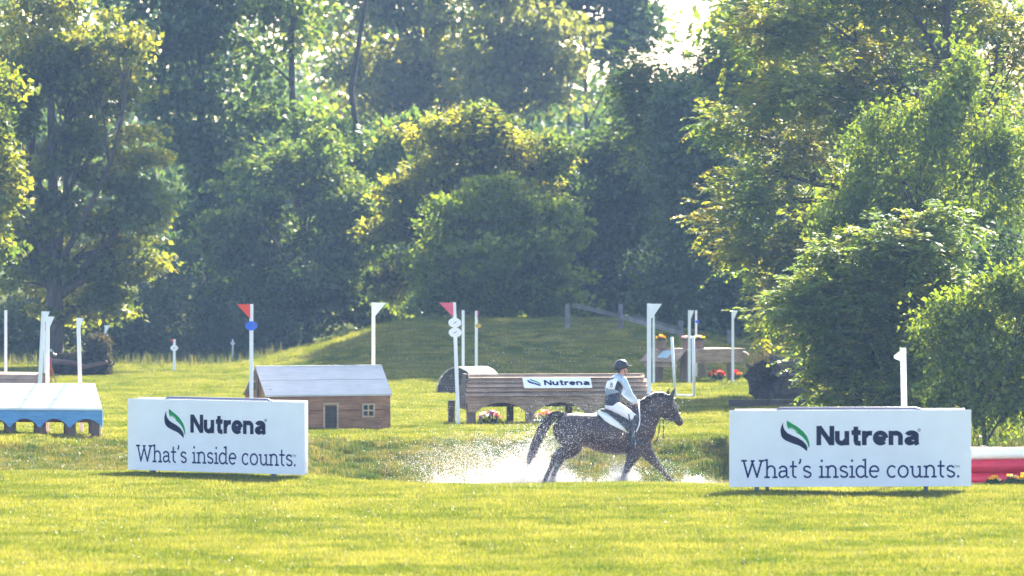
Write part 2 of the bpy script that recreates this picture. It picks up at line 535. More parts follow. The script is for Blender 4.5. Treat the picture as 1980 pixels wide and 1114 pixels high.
def fronds(r, centers, radii, per, length, pairs=7, lsize=0.085, droop=0.35):
    """pinnate leaves: a row of leaflets on both sides of an arching rib"""
    n = len(centers); ci = np.repeat(np.arange(n), per); m_ = len(ci)
    g = r.normal(0, 0.5, (m_, 3)) * radii[ci][:, None]; g[:, 2] *= 0.7
    B = centers[ci] + g
    d = unit(g + r.normal(0, 0.25, (m_, 3)) + np.array([0, 0, 0.15]))
    L_ = length*r.uniform(0.65, 1.25, m_)
    side = unit(np.cross(d, np.array([0, 0, 1.0])) + 1e-6)
    Q, T = [], []
    base_t = np.clip(r.normal(0.45, 0.2, m_) + np.repeat(r.normal(0, 0.16, n), per), 0, 1)
    for k in range(pairs):
        t = (k + 1) / pairs
        c = B + d*(L_*t)[:, None]; c[:, 2] -= droop*L_*t*t
        s_ = lsize*(1.05 - 0.5*abs(t-0.45))*r.uniform(0.8, 1.2, m_)
        for sg in (-1, 1):
            ax = side*sg*0.95 + d*0.45 + r.normal(0, 0.12, (m_, 3)); ax[:, 2] -= 0.32
            ax = unit(ax)
            nr = unit(np.array([0, 0, 1.0]) + r.normal(0, 0.3, (m_, 3)))
            Q.append(leaves_from(c + ax*s_[:, None]*0.55, ax, nr, s_, r, wide=0.27, fold=0.05)); T.append(base_t + r.normal(0, 0.05, m_))
    return np.concatenate(Q), np.clip(np.concatenate(T), 0, 1)

def lobe_points(r, lobes, n, inner=0.45):
    """clump centres spread through the lobes, more of them near the outside"""
    big = []
    own = []
    for li, l in enumerate(lobes):
        big.append((l[0], l[1], l[2], l[3]*0.70, l[4]*0.70, l[5]*0.70)); own.append(li)
        for _ in range(5):
            g = unit(r.normal(0, 1, 3)); f = r.uniform(0.36, 0.6); d_ = r.uniform(0.62, 0.95)
            big.append((l[0]+g[0]*l[3]*d_, l[1]+g[1]*l[4]*d_, l[2]+g[2]*l[5]*d_, l[3]*f, l[4]*f, l[5]*f)); own.append(li)
    lobes = big; own = np.array(own)
    vol = np.array([l[3]*l[4]*l[5] for l in lobes])**0.6
    k = r.choice(len(lobes), n, p=vol/vol.sum())
    g = unit(r.normal(0, 1, (n, 3)))
    rad = inner + (1-inner)*np.sqrt(r.uniform(0, 1, n))
    rad = np.where(r.uniform(0, 1, n) < 0.16, r.uniform(1.02, 1.32, n), rad)
    Lb = np.array(lobes)
    wob = 1 + 0.16*np.sin(g[:, 0]*7 + k) + 0.12*np.sin(g[:, 2]*9 + k*2)
    return Lb[k, :3] + g*Lb[k, 3:6]*(rad*wob)[:, None], own[k]

def bend(a, b, r, sag=0.12, n=5):
    a = np.array(a); b = np.array(b); d = b-a; ln = np.linalg.norm(d)
    off = r.normal(0, 1, 3)*ln*sag*0.5; off[2] += ln*sag*0.6
    return [tuple(a + d*t + off*math.sin(math.pi*t)) for t in np.linspace(0, 1, n)]

def tree(name, label, cat, px, D, lobes_px, leaf_m, clumps, per, size, crad, seed, trunk_r=0.25, trunk_top=None, shape='leaf',
         bark=BARK, lean=0.0, depth=None, inner=0.45, flat=0.5, up=0.6, droop=0.25, twigs=True, group=None, base_z=None, flen=0.42, lsize=0.085, pairs=7, tshape=None, high=False):
    """lobes_px: crown masses read off as (px, py, half width px, half height px[, depth offset m])"""
    r = np.random.default_rng(seed)
    X0 = X_(px, D); zb = gz(X0, D) if base_z is None else base_z
    root = thing(name, label, cat, (X0, D, zb), 0, group)
    sc = F/D
    lobes = []
    for lb in lobes_px:
        c = at(lb[0], lb[1], D); dy = lb[4] if len(lb) > 4 else r.uniform(-1, 1)*lb[2]/sc*0.5
        rx, rz_ = lb[2]/sc, lb[3]/sc
        lobes.append((c.x - X0, dy, c.z - zb, rx, (rx*0.8 if depth is None else depth), rz_))
    C, k = lobe_points(r, lobes, clumps, inner)
    keep = C[:, 2] > 0.15
    C, k = C[keep], k[keep]
    rad = crad*r.uniform(0.65, 1.3, len(C))
    if shape == 'frond':
        Q, T = fronds(r, C, rad, per, flen, pairs, lsize)
    else:
        Q, T = clump_leaves(r, C, rad, per, size, up, flat, droop)
    me = quads_mesh('crown', Q.reshape(-1, 3), len(Q), T); me.materials.append(leaf_m)
    crown = obj('crown', me, root)
    # trunk and limbs
    top = max(l[2] for l in lobes)*0.9 if trunk_top is None else trunk_top
    mb = MB()
    tp = [(0, 0, -0.3), (0.02*top, 0, 0.12*top), (lean*0.4*top + 0.1*r.normal(), 0.1*r.normal(), 0.45*top), (lean*top, 0, top)]
    if tshape: tp = tshape
    npts = []
    for i in range(len(tp)-1):
        for t in np.linspace(0, 1, 4, endpoint=(i == len(tp)-2)):
            npts.append(np.array(tp[i])*(1-t) + np.array(tp[i+1])*t)
    trr = [trunk_r*(1.35 if i == 0 else 1)*(1 - 0.78*i/(len(npts)-1)) for i in range(len(npts))]
    mb.tube([tuple(q) for q in npts], trr, 9)
    for li, l in enumerate(lobes):
        c = np.array(l[:3])
        cand = [i for i in range(len(npts)) if npts[i][2] < c[2]*0.85] or [1]
        i0 = cand[-1] if high or r.uniform() < 0.5 else cand[len(cand)*2//3]
        path = bend(npts[i0], c, r, 0.15, 6)
        r0 = trr[i0]*0.55
        mb.tube(path, [r0*(1-0.75*t) for t in np.linspace(0, 1, 6)], 6)
        if twigs:
            ids = np.where(k == li)[0]
            for j in ids[:max(6, int(len(ids)*0.45))]:
                s_ = path[r.integers(2, 6)]
                pp = bend(s_, C[j], r, 0.12, 4)
                mb.tube(pp, [max(r0*0.28, 0.014)*(1-0.8*t) for t in np.linspace(0, 1, 4)], 4, cap=False)
    mb.build('trunk', bark, root, smooth=True)
    return root

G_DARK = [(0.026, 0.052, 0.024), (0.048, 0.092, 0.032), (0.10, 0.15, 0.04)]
G_MID = [(0.036, 0.072, 0.022), (0.078, 0.135, 0.030), (0.18, 0.22, 0.04)]
G_YEL = [(0.060, 0.090, 0.020), (0.15, 0.175, 0.026), (0.32, 0.29, 0.04)]
G_BRT = [(0.052, 0.092, 0.015), (0.108, 0.168, 0.021), (0.21, 0.26, 0.032)]
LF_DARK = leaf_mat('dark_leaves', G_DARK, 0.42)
LF_MID = leaf_mat('green_leaves', G_MID, 0.45)
LF_YEL = leaf_mat('yellowing_leaves', G_YEL, 0.5, tcol=(2.1, 1.85, 0.7), patch=(0.05, 0.085, 0.02), patch_scale=0.5)
LF_BRT = leaf_mat('bright_green_leaves', G_BRT, 0.48)
LF_WAL = leaf_mat('walnut_leaves', [(0.08, 0.12, 0.016), (0.18, 0.20, 0.022), (0.32, 0.27, 0.025)], 0.5, tcol=(2.0, 1.8, 0.65), patch=(0.09, 0.155, 0.022), patch_scale=0.8, gloss=0.04)
LF_SUM = leaf_mat('sumac_leaves', [(0.07, 0.13, 0.028), (0.14, 0.215, 0.04), (0.28, 0.28, 0.05)], 0.5, gloss=0.04)

# --- far wood that reads as one mass
def woodland():
    r = np.random.default_rng(5)
    n = 1500
    X = r.uniform(-30, 26, n); Y = r.uniform(252, 285, n)
    top = 7.6 + 1.5*np.sin(X*0.5) + 1.1*np.sin(X*1.3+2) + 0.05*(Y-252) + 3.0*sstep(-14, -24, X) + 2.0*sstep(8, 14, X)
    Z = top*np.sqrt(r.uniform(0.0, 1, n))
    # taller trees of the same wood farther back, open where the sky shows
    m_ = 2100; X2 = r.uniform(-36, 34, m_); Y2 = r.uniform(310, 345, m_); Z2 = 2 + r.uniform(0, 18, m_)
    px2 = 990 + X2/Y2*F; gap_ = ((px2 > 1120) & (px2 < 1400) & (Z2 > 4 + (438-240)/F*Y2))
    X2, Y2, Z2 = X2[~gap_], Y2[~gap_], Z2[~gap_]
    X = np.concatenate([X, X2]); Y = np.concatenate([Y, Y2]); Z = np.concatenate([Z, Z2]); n = len(X)
    Q, T = clump_leaves(r, np.stack([X, Y, Z], -1), r.uniform(0.9, 1.8, n), 34, 0.42, 0.6, 0.8)
    me = quads_mesh('woodland', Q.reshape(-1, 3), len(Q), T); me.materials.append(LF_DARK)
    o = obj('woodland', me); tag(o, 'far dark wood closing the view behind the trees', 'woodland', kind='stuff')
    mb = MB()
    for i in range(60):
        x, y = r.uniform(-30, 26), r.uniform(250, 284); h = r.uniform(6, 11)
        mb.tube([(x, y, -0.5), (x + r.normal(0, .3), y, h*0.5), (x + r.normal(0, .7), y, h)], [0.22, 0.16, 0.05], 5)
    t = mb.build('trunks', BARK, o); t['kind'] = 'stuff'
woodland()

# --- tall trees at the back
tree('tall_tree', 'tall hazy tree with dark forked trunk showing above the round-topped bushes', 'tree', 825, 240,
     [(800, 60, 120, 90), (900, 20, 110, 80), (730, 170, 90, 70), (870, 180, 100, 70), (640, 100, 80, 80), (780, -60, 130, 60), (700, 0, 90, 60)],
     LF_YEL, 150, 70, 0.30, 1.15, 11, 0.34, trunk_top=12.5, tshape=[(0, 0, -0.3), (0, 0, 4), (-0.1, 0, 8.2), (0.6, 0, 13.5)])
tree('tall_tree', 'tall pale yellow-green tree just beside the open patch of sky', 'tree', 985, 236,
     [(1000, 60, 90, 90), (1060, 110, 75, 60), (960, 150, 80, 80), (1010, 190, 90, 50), (950, -20, 80, 60)],
     leaf_mat('pale_yellow_leaves', [(0.075, 0.10, 0.03), (0.135, 0.16, 0.045), (0.22, 0.23, 0.055)], 0.5), 130, 70, 0.28, 0.9, 12, 0.26, trunk_top=11)
tree('tall_tree', 'tall dark green treetop whose rounded edge borders the open sky', 'tree', 1130, 252,
     [(1150, 30, 95, 55), (1215, 75, 60, 45), (1100, -30, 90, 60), (1180, -30, 80, 40)],
     LF_DARK, 75, 95, 0.30, 1.0, 13, 0.26, trunk_top=11.5)
tree('tall_tree', 'slender bluish tree with sky glinting through its thin leaves', 'tree', 560, 200,
     [(480, -560, 150, 120), (620, -580, 150, 130), (560, -750, 170, 140), (700, -730, 140, 130), (560, 40, 80, 70), (500, 180, 80, 80), (620, 230, 90, 60), (560, -40, 90, 60), (430, 60, 80, 80), (470, 270, 90, 50)],  # topmost lobes are out of view, added to shade the tall grass
     LF_MID, 230, 62, 0.26, 0.85, 14, 0.24, high=True, trunk_top=19)
tree('tall_tree', 'tall dark blue-green tree behind the big sunlit tree at the edge', 'tree', 385, 200,
     [(300, -620, 150, 130), (430, -620, 140, 130), (390, 120, 70, 110), (360, 280, 75, 90), (420, 360, 70, 90), (350, 30, 80, 80), (420, -40, 80, 70), (380, 480, 70, 90), (290, -10, 80, 60), (300, 170, 60, 80), (320, 230, 60, 60)],  # highest lobes added above the view for shade on the tall grass
     LF_DARK, 270, 95, 0.24, 0.8, 15, 0.30, high=True, trunk_top=16)
tree('tall_tree', 'hazy tree with bare lower stem rising between two bushes', 'tree', 700, 200,
     [(720, -660, 160, 140), (850, -720, 150, 130), (700, 330, 70, 60), (760, 290, 60, 60), (640, 300, 60, 50), (720, 420, 60, 60)],  # upper crown out of view, added to shade the grass at the wood foot
     LF_MID, 150, 80, 0.26, 0.8, 16, 0.16, trunk_top=18, high=True, tshape=[(0, 0, -0.3), (0.15, 0, 4), (-0.35, 0, 8), (0.3, 0, 12), (0.9, 0, 19)])

# --- big tree on the photo's left side
tree('big_tree', 'big sunlit tree with yellow-green leaves and dark trunk at the meadow edge', 'tree', 95, 176,
     [(60, 40, 110, 90), (200, 150, 110, 70), (120, 190, 100, 80), (230, 90, 90, 60), (30, 180, 80, 90), (250, 270, 70, 60), (160, 300, 90, 60),
      (270, 400, 60, 70), (200, 480, 90, 70), (100, 400, 60, 60), (40, 330, 70, 60), (60, 520, 90, 80), (180, 590, 90, 60), (280, 500, 50, 60), (-60, 250, 100, 200)],
     LF_YEL, 420, 77, 0.19, 0.55, 21, 0.36, trunk_top=9.5)
tree('yellow_tree', 'bright yellow-green branch tips of a tree mostly cut off by the frame', 'tree', -40, 158,
     [(-20, 300, 40, 70), (-10, 400, 40, 80), (-30, 500, 45, 60), (-50, 200, 60, 80)], LF_YEL, 60, 70, 0.17, 0.5, 22, 0.2, trunk_top=5)

# --- bushes behind the mound
tree('round_tree', 'dome-shaped green tree with sunlit rim standing behind the orange flag', 'tree', 590, 191,
     [(570, 330, 95, 65), (500, 400, 80, 70), (640, 400, 85, 80), (450, 480, 65, 70), (560, 480, 110, 90), (670, 500, 65, 80), (480, 570, 80, 60), (600, 580, 110, 60), (690, 590, 60, 50), (620, 300, 60, 40)],
     LF_MID, 400, 74, 0.19, 0.55, 31, 0.22, trunk_top=4.6)
tree('olive_tree', 'olive yellow bushy tree rising behind the brighter green bush', 'tree', 930, 188,
     [(880, 270, 70, 60), (960, 280, 90, 60), (1040, 310, 65, 60), (830, 360, 70, 70), (780, 440, 60, 80), (900, 380, 90, 80), (1020, 400, 80, 80), (770, 530, 60, 60), (840, 500, 70, 60)],
     LF_YEL, 300, 74, 0.19, 0.56, 32, 0.22, trunk_top=5.5)
tree('green_bush', 'dense bright green bush on top of the grassy mound', 'bush', 970, 181,
     [(980, 390, 70, 55), (910, 430, 70, 55), (1050, 430, 60, 60), (960, 470, 110, 80), (880, 520, 70, 70), (1040, 530, 85, 80), (960, 580, 110, 45), (850, 580, 60, 40), (1090, 580, 60, 45)],
     LF_BRT, 330, 77, 0.17, 0.5, 33, 0.15, trunk_top=4.0, droop=-0.25, up=0.4)
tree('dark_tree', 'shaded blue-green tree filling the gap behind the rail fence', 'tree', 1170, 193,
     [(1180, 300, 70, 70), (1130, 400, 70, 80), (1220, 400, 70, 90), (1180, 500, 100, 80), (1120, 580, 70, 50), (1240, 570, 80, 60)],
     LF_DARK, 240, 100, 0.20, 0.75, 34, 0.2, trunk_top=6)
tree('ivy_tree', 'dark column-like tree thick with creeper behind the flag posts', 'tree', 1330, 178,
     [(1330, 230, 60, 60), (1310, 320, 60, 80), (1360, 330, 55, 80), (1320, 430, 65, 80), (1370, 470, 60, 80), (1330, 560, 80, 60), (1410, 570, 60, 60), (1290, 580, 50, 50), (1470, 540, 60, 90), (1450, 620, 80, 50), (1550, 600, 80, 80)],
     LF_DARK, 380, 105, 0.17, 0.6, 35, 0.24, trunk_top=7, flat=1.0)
tree('leafy_tree', 'light green tree with drooping leaf sprays against the open sky', 'tree', 1390, 190,
     [(1380, 150, 50, 40), (1290, 200, 50, 40), (1250, 160, 30, 40), (1425, 155, 55, 50), (1440, 105, 30, 25), (1260, 270, 40, 40)],
     LF_BRT, 75, 26, 0.2, 0.65, 36, 0.16, trunk_top=8.2, shape='frond', flen=0.75, lsize=0.22, pairs=5)
tree('tall_tree', 'dark treetop reaching into the sky above the light green sprays', 'tree', 1440, 232,
     [(1470, 35, 50, 45), (1510, -20, 80, 60), (1450, 90, 30, 35), (1520, 90, 60, 60)], LF_DARK, 65, 90, 0.27, 0.9, 37, 0.22, trunk_top=11)

# --- the wood goes on behind the walnut: tall trees whose shade falls on the mound
for i, (px, D_, lab) in enumerate(((1530, 198, 'tall green tree standing behind the yellowing tips of the overhanging tree'), (1680, 205, 'tall green tree glimpsed behind the middle of the overhanging tree'), (1850, 203, 'tall green tree glimpsed behind the forked dark limbs'))):
    tree('tall_tree', lab, 'tree', px, D_,
         [(px + a_, b_, c_, d_) for a_, b_, c_, d_ in ((0, -700, 150, 130), (-110, -520, 130, 120), (120, -480, 140, 130), (0, -330, 150, 120), (-60, -150, 130, 110), (90, -130, 130, 110), (0, 40, 130, 110), (-50, 220, 120, 100), (60, 240, 110, 100), (0, 420, 130, 110))],
         LF_MID if i else LF_BRT, 230, 75, 0.30, 1.15, 60 + i, 0.42, trunk_top=19, twigs=False)
tree('mound_shade_tree', 'huge unseen crown added to shade the mound, its stem behind the yellowing leaves', 'tree', 1490, 196,
     [(x_, y_, 130, 105) for y_, xs_ in ((-510, (1330, 1450, 1570, 1690, 1810)), (-655, (1400, 1520, 1640, 1760, 1880)), (-810, (1510, 1640, 1770, 1900))) for x_ in xs_],  # crown rows out of view, placed only to shade the mound
     LF_MID, 820, 60, 0.46, 1.0, 66, 0.5, trunk_top=20, high=True, twigs=False)

# --- nearer trees on the photo's right side
tree('walnut_tree', 'large yellowing tree with dark forked limbs overhanging the course', 'tree', 1815, 147,
     [(1480, 60, 90, 70), (1600, 40, 110, 80), (1530, 170, 110, 70), (1440, 260, 70, 60), (1500, 330, 100, 70), (1610, 230, 90, 80), (1430, 400, 65, 60), (1420, 480, 55, 45),
      (1540, 450, 100, 60), (1640, 380, 90, 80), (1500, 540, 80, 50), (1500, 615, 45, 35), (1620, 520, 90, 60), (1680, 600, 80, 50), (1720, 150, 90, 90), (1700, -20, 120, 80), (1850, -30, 130, 70), (1930, 100, 100, 100), (1960, 250, 80, 80), (1580, 600, 90, 50)],
     LF_WAL, 560, 12, 0.13, 0.40, 41, 0.30, shape='frond', flen=0.42, lsize=0.165, pairs=5,
     tshape=[(0, 0, -0.3), (0.1, 0, 3.5), (0.25, 0, 7.2), (0.1, 0, 11.5)])
tree('upright_shrub', 'tall fresh green shrub with upright leafy shoots below the dark limbs', 'shrub', 1800, 136.5,
     [(1690, 300, 60, 90), (1780, 260, 70, 110), (1890, 240, 70, 120), (1960, 330, 60, 110), (1650, 420, 60, 70), (1750, 420, 100, 80), (1880, 420, 100, 80), (1700, 520, 90, 60), (1830, 540, 120, 70), (1960, 520, 80, 80), (1620, 480, 60, 50)],
     LF_BRT, 460, 62, 0.12, 0.34, 42, 0.12, trunk_top=5, flat=1.5, droop=0.15, up=0.5)
def sprays(root, spec, D, mat_, seed, ls=(0.09, 0.15), gap=0.035, wob=0.5):
    """upright or arching leafy leaders that break the outline of a crown"""
    r = np.random.default_rng(seed)
    Q, T, mb = [], [], MB()
    for (px, y0, y1) in spec:
        a = at(px + r.uniform(-10, 10), y1, D) - root.location; b = at(px, y0, D) - root.location
        a.y = r.uniform(-wob, wob); b.y = a.y + r.uniform(-0.2, 0.2)
        n = max(8, int((b - a).length/gap))
        t = np.sqrt(r.uniform(0, 1, n))
        bow = r.normal(0, 0.08)*(b-a).length
        P = np.array(a)[None]*(1-t[:, None]) + np.array(b)[None]*t[:, None]
        P[:, 0] += bow*np.sin(np.pi*t)
        az = r.uniform(0, 6.283, n)
        d = np.stack([np.cos(az), np.sin(az), r.uniform(-0.25, 0.35, n)], -1)
        nr = np.stack([-0.3*np.cos(az), -0.3*np.sin(az), np.ones(n)], -1)
        s_ = r.uniform(ls[0], ls[1], n)*(1.15 - 0.35*t)
        Q.append(leaves_from(P + unit(d)*s_[:, None]*0.6, d, nr, s_, r, 0.30, 0.12)); T.append(np.clip(r.normal(0.68, 0.15, n), 0, 1))
        m_ = (a+b)/2 + Vector((bow, 0, 0))
        mb.tube([tuple(a), tuple(m_), tuple(b)], [0.012, 0.009, 0.004], 4)
    Q = np.concatenate(Q); me = quads_mesh('leader_foliage', Q.reshape(-1, 3), len(Q), np.concatenate(T)); me.materials.append(mat_)
    obj('leader_foliage', me, root)['kind'] = 'stuff'
    mb.build('leader_stems', BARK, root)['kind'] = 'stuff'
def find(n): return [o for o in bpy.data.objects if o.name.startswith(n)][0]
sprays(find('upright_shrub'), ((1945, 80, 300), (1915, 150, 330), (1845, 130, 330), (1805, 150, 320), (1790, 210, 360), (1735, 165, 360), (1700, 205, 360), (1755, 180, 330), (1660, 250, 420), (1690, 260, 400), (1620, 300, 420), (1965, 170, 330), (1880, 200, 330), (1870, 250, 400), (1600, 380, 480), (1820, 250, 400),
       (1640, 340, 470), (1585, 430, 520), (1775, 330, 440), (1905, 330, 450), (1980, 300, 430), (1720, 390, 500)), 135.8, LF_BRT, 77)
rs_ = np.random.default_rng(78)
sprays(find('green_bush'), [(float(x), float(338 + 0.0055*(x-975)**2 + rs_.uniform(-14, 30)), float(430 + 0.003*(x-975)**2 + rs_.uniform(0, 30))) for x in rs_.uniform(835, 1115, 46)], 180.0, LF_BRT, 79, (0.15, 0.24), 0.05, 1.4)
sprays(find('round_tree'), [(float(x), float(275 + 0.0045*(x-575)**2 + rs_.uniform(-12, 30)), float(370 + 0.004*(x-575)**2)) for x in rs_.uniform(420, 735, 40)], 190.5, LF_MID, 80, (0.16, 0.26), 0.055, 1.6)
sprays(find('olive_tree'), [(float(x), float(215 + 0.004*(x-930)**2 + rs_.uniform(-10, 40)), float(310 + 0.004*(x-930)**2)) for x in rs_.uniform(770, 1100, 40)], 187.5, LF_YEL, 82, (0.16, 0.26), 0.055, 1.5)
tree('sumac_shrub', 'spreading shrub with feathery drooping leaves over the old log', 'shrub', 1660, 120.5,
     [(1820, 445, 50, 38), (1770, 490, 70, 42), (1700, 480, 45, 38), (1660, 530, 75, 42), (1600, 520, 45, 35), (1575, 580, 70, 40), (1530, 598, 45, 24), (1680, 600, 90, 48), (1790, 580, 80, 55), (1635, 650, 65, 40), (1575, 648, 35, 24), (1700, 680, 100, 50), (1790, 680, 80, 55), (1610, 705, 42, 30), (1650, 745, 65, 38), (1730, 770, 90, 38)],
     LF_SUM, 420, 10, 0.1, 0.32, 43, 0.09, trunk_top=3.2, shape='frond', flen=0.40, lsize=0.15, pairs=6)
tree('broadleaf_shrub', 'bushy green shrub with lit leading twigs near the photo edge behind the poles', 'shrub', 1900, 116.5,
     [(1950, 560, 35, 60), (1900, 600, 40, 60), (1850, 610, 45, 40), (1920, 660, 90, 60), (1830, 650, 60, 50), (1970, 720, 60, 80), (1880, 720, 80, 50), (1850, 770, 80, 50), (1990, 600, 60, 100), (1950, 790, 70, 50)],
     LF_BRT, 300, 62, 0.10, 0.28, 44, 0.07, trunk_top=2.6, flat=1.2)
sprays(find('broadleaf_shrub'), ((1940, 515, 620), (1965, 540, 640), (1915, 560, 660), (1885, 570, 660), (1850, 570, 660), (1820, 600, 680), (1800, 620, 700), (1975, 500, 640), (1930, 590, 700), (1870, 640, 730)), 116.0, LF_BRT, 81, (0.09, 0.14), 0.03)
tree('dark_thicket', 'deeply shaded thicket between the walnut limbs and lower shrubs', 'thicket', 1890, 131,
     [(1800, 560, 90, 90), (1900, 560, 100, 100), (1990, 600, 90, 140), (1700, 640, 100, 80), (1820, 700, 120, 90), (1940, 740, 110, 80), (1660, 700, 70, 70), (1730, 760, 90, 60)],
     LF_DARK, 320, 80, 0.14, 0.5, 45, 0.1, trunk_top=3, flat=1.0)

# --- low growth along the wood edge and by the course
def growth(name, label, pts, hmin, hmax, width, mat_, seed, lean=0.35, cat='grass', wide=0.02):
    r = np.random.default_rng(seed); n = len(pts)
    h = r.uniform(hmin, hmax, n); az = r.uniform(0, 6.283, n); ln = np.abs(r.normal(0, lean, n))
    d = np.stack([np.cos(az), np.sin(az), np.zeros(n)], -1); s_ = np.stack([-np.sin(az), np.cos(az), np.zeros(n)], -1)*(wide/2)
    up = np.array([0, 0, 1.0])
    p0 = pts; p1 = pts + up*(h*0.55)[:, None] + d*(ln*h*0.3)[:, None]; p2 = pts + up*(h*np.cos(ln*0.7))[:, None] + d*(ln*h)[:, None]
    Q = np.concatenate([np.stack([p0 - s_, p0 + s_, p1 + s_*0.8, p1 - s_*0.8], 1), np.stack([p1 - s_*0.8, p1 + s_*0.8, p2 + s_*0.15, p2 - s_*0.15], 1)])
    me = quads_mesh(name, Q.reshape(-1, 3), len(Q), np.tile(r.uniform(0, 1, n), 2)); me.materials.append(mat_)
    o = obj(name, me); return tag(o, label, cat, kind='stuff')
def strip(r, n, x0, x1, y0, y1):
    X = r.uniform(x0, x1, n); Y = r.uniform(y0, y1, n)
    return np.stack([X, Y, ground_z(X, Y)], -1)
r = np.random.default_rng(3)
growth('tall_grass', 'tall uncut grass along the foot of the far wood', np.concatenate([strip(r, 2600, -18, -6.8, 178, 188), strip(r, 1500, 3.5, 14, 181, 190)]), 0.08, 0.38, 0, TALL, 8, 0.35, wide=0.03)
growth('weeds', 'rank weeds and dry stalks behind the painted poles', np.concatenate([strip(r, 1500, 7.3, 12, 113, 121), strip(r, 1300, 6.4, 11, 125.5, 131)]), 0.15, 0.75, 0, TALL, 9, 0.6, wide=0.018)
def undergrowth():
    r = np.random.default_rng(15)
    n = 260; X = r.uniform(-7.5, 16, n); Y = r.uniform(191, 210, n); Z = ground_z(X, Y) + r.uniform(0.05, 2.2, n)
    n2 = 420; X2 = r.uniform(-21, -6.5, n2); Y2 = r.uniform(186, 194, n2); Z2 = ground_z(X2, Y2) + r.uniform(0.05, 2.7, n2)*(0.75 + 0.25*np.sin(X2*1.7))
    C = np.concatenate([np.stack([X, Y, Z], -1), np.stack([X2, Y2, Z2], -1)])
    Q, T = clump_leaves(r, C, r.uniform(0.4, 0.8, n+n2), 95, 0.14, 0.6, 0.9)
    me = quads_mesh('undergrowth', Q.reshape(-1, 3), len(Q), T); me.materials.append(leaf_mat('shade_dark_leaves', [(0.018, 0.034, 0.016), (0.032, 0.058, 0.022), (0.06, 0.09, 0.03)], 0.3))  # leaf colour darkened to stand for the shade under the trees
    o = obj('undergrowth', me); tag(o, 'undergrowth beneath the far trees, its shade put into the leaf colour', 'undergrowth', kind='stuff')
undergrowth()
# ------------------------------------------------------------------ lettering built from strokes
def arc(cx, cy, rx, ry, a0, a1, n=14):
    return [(cx + rx*math.cos(math.radians(a0 + (a1-a0)*i/n)), cy + ry*math.sin(math.radians(a0 + (a1-a0)*i/n))) for i in range(n+1)]

def stroke_geo(pts, w, closed=False):
    """mitred strip of width w along pts -> (verts, quads)"""
    n = len(pts); P = [Vector((a, b)) for a, b in pts]; L_, R_ = [], []
    for i in range(n):
        if closed: a, b = P[(i-1) % n], P[(i+1) % n]
        else: a, b = P[max(i-1, 0)], P[min(i+1, n-1)]
        d0 = (P[i]-a).normalized() if (P[i]-a).length > 1e-9 else (b-P[i]).normalized()
        d1 = (b-P[i]).normalized() if (b-P[i]).length > 1e-9 else d0
        t = (d0+d1)
        t = t.normalized() if t.length > 1e-6 else d0
        nn = Vector((-t.y, t.x)); k = max(nn.dot(Vector((-d0.y, d0.x))), 0.45)
        L_.append(P[i] + nn*(w/2/k)); R_.append(P[i] - nn*(w/2/k))
    v = L_ + R_; q = []
    for i in range(n if closed else n-1):
        j = (i+1) % n
        q.append((i, i+n, j+n, j))
    return v, q

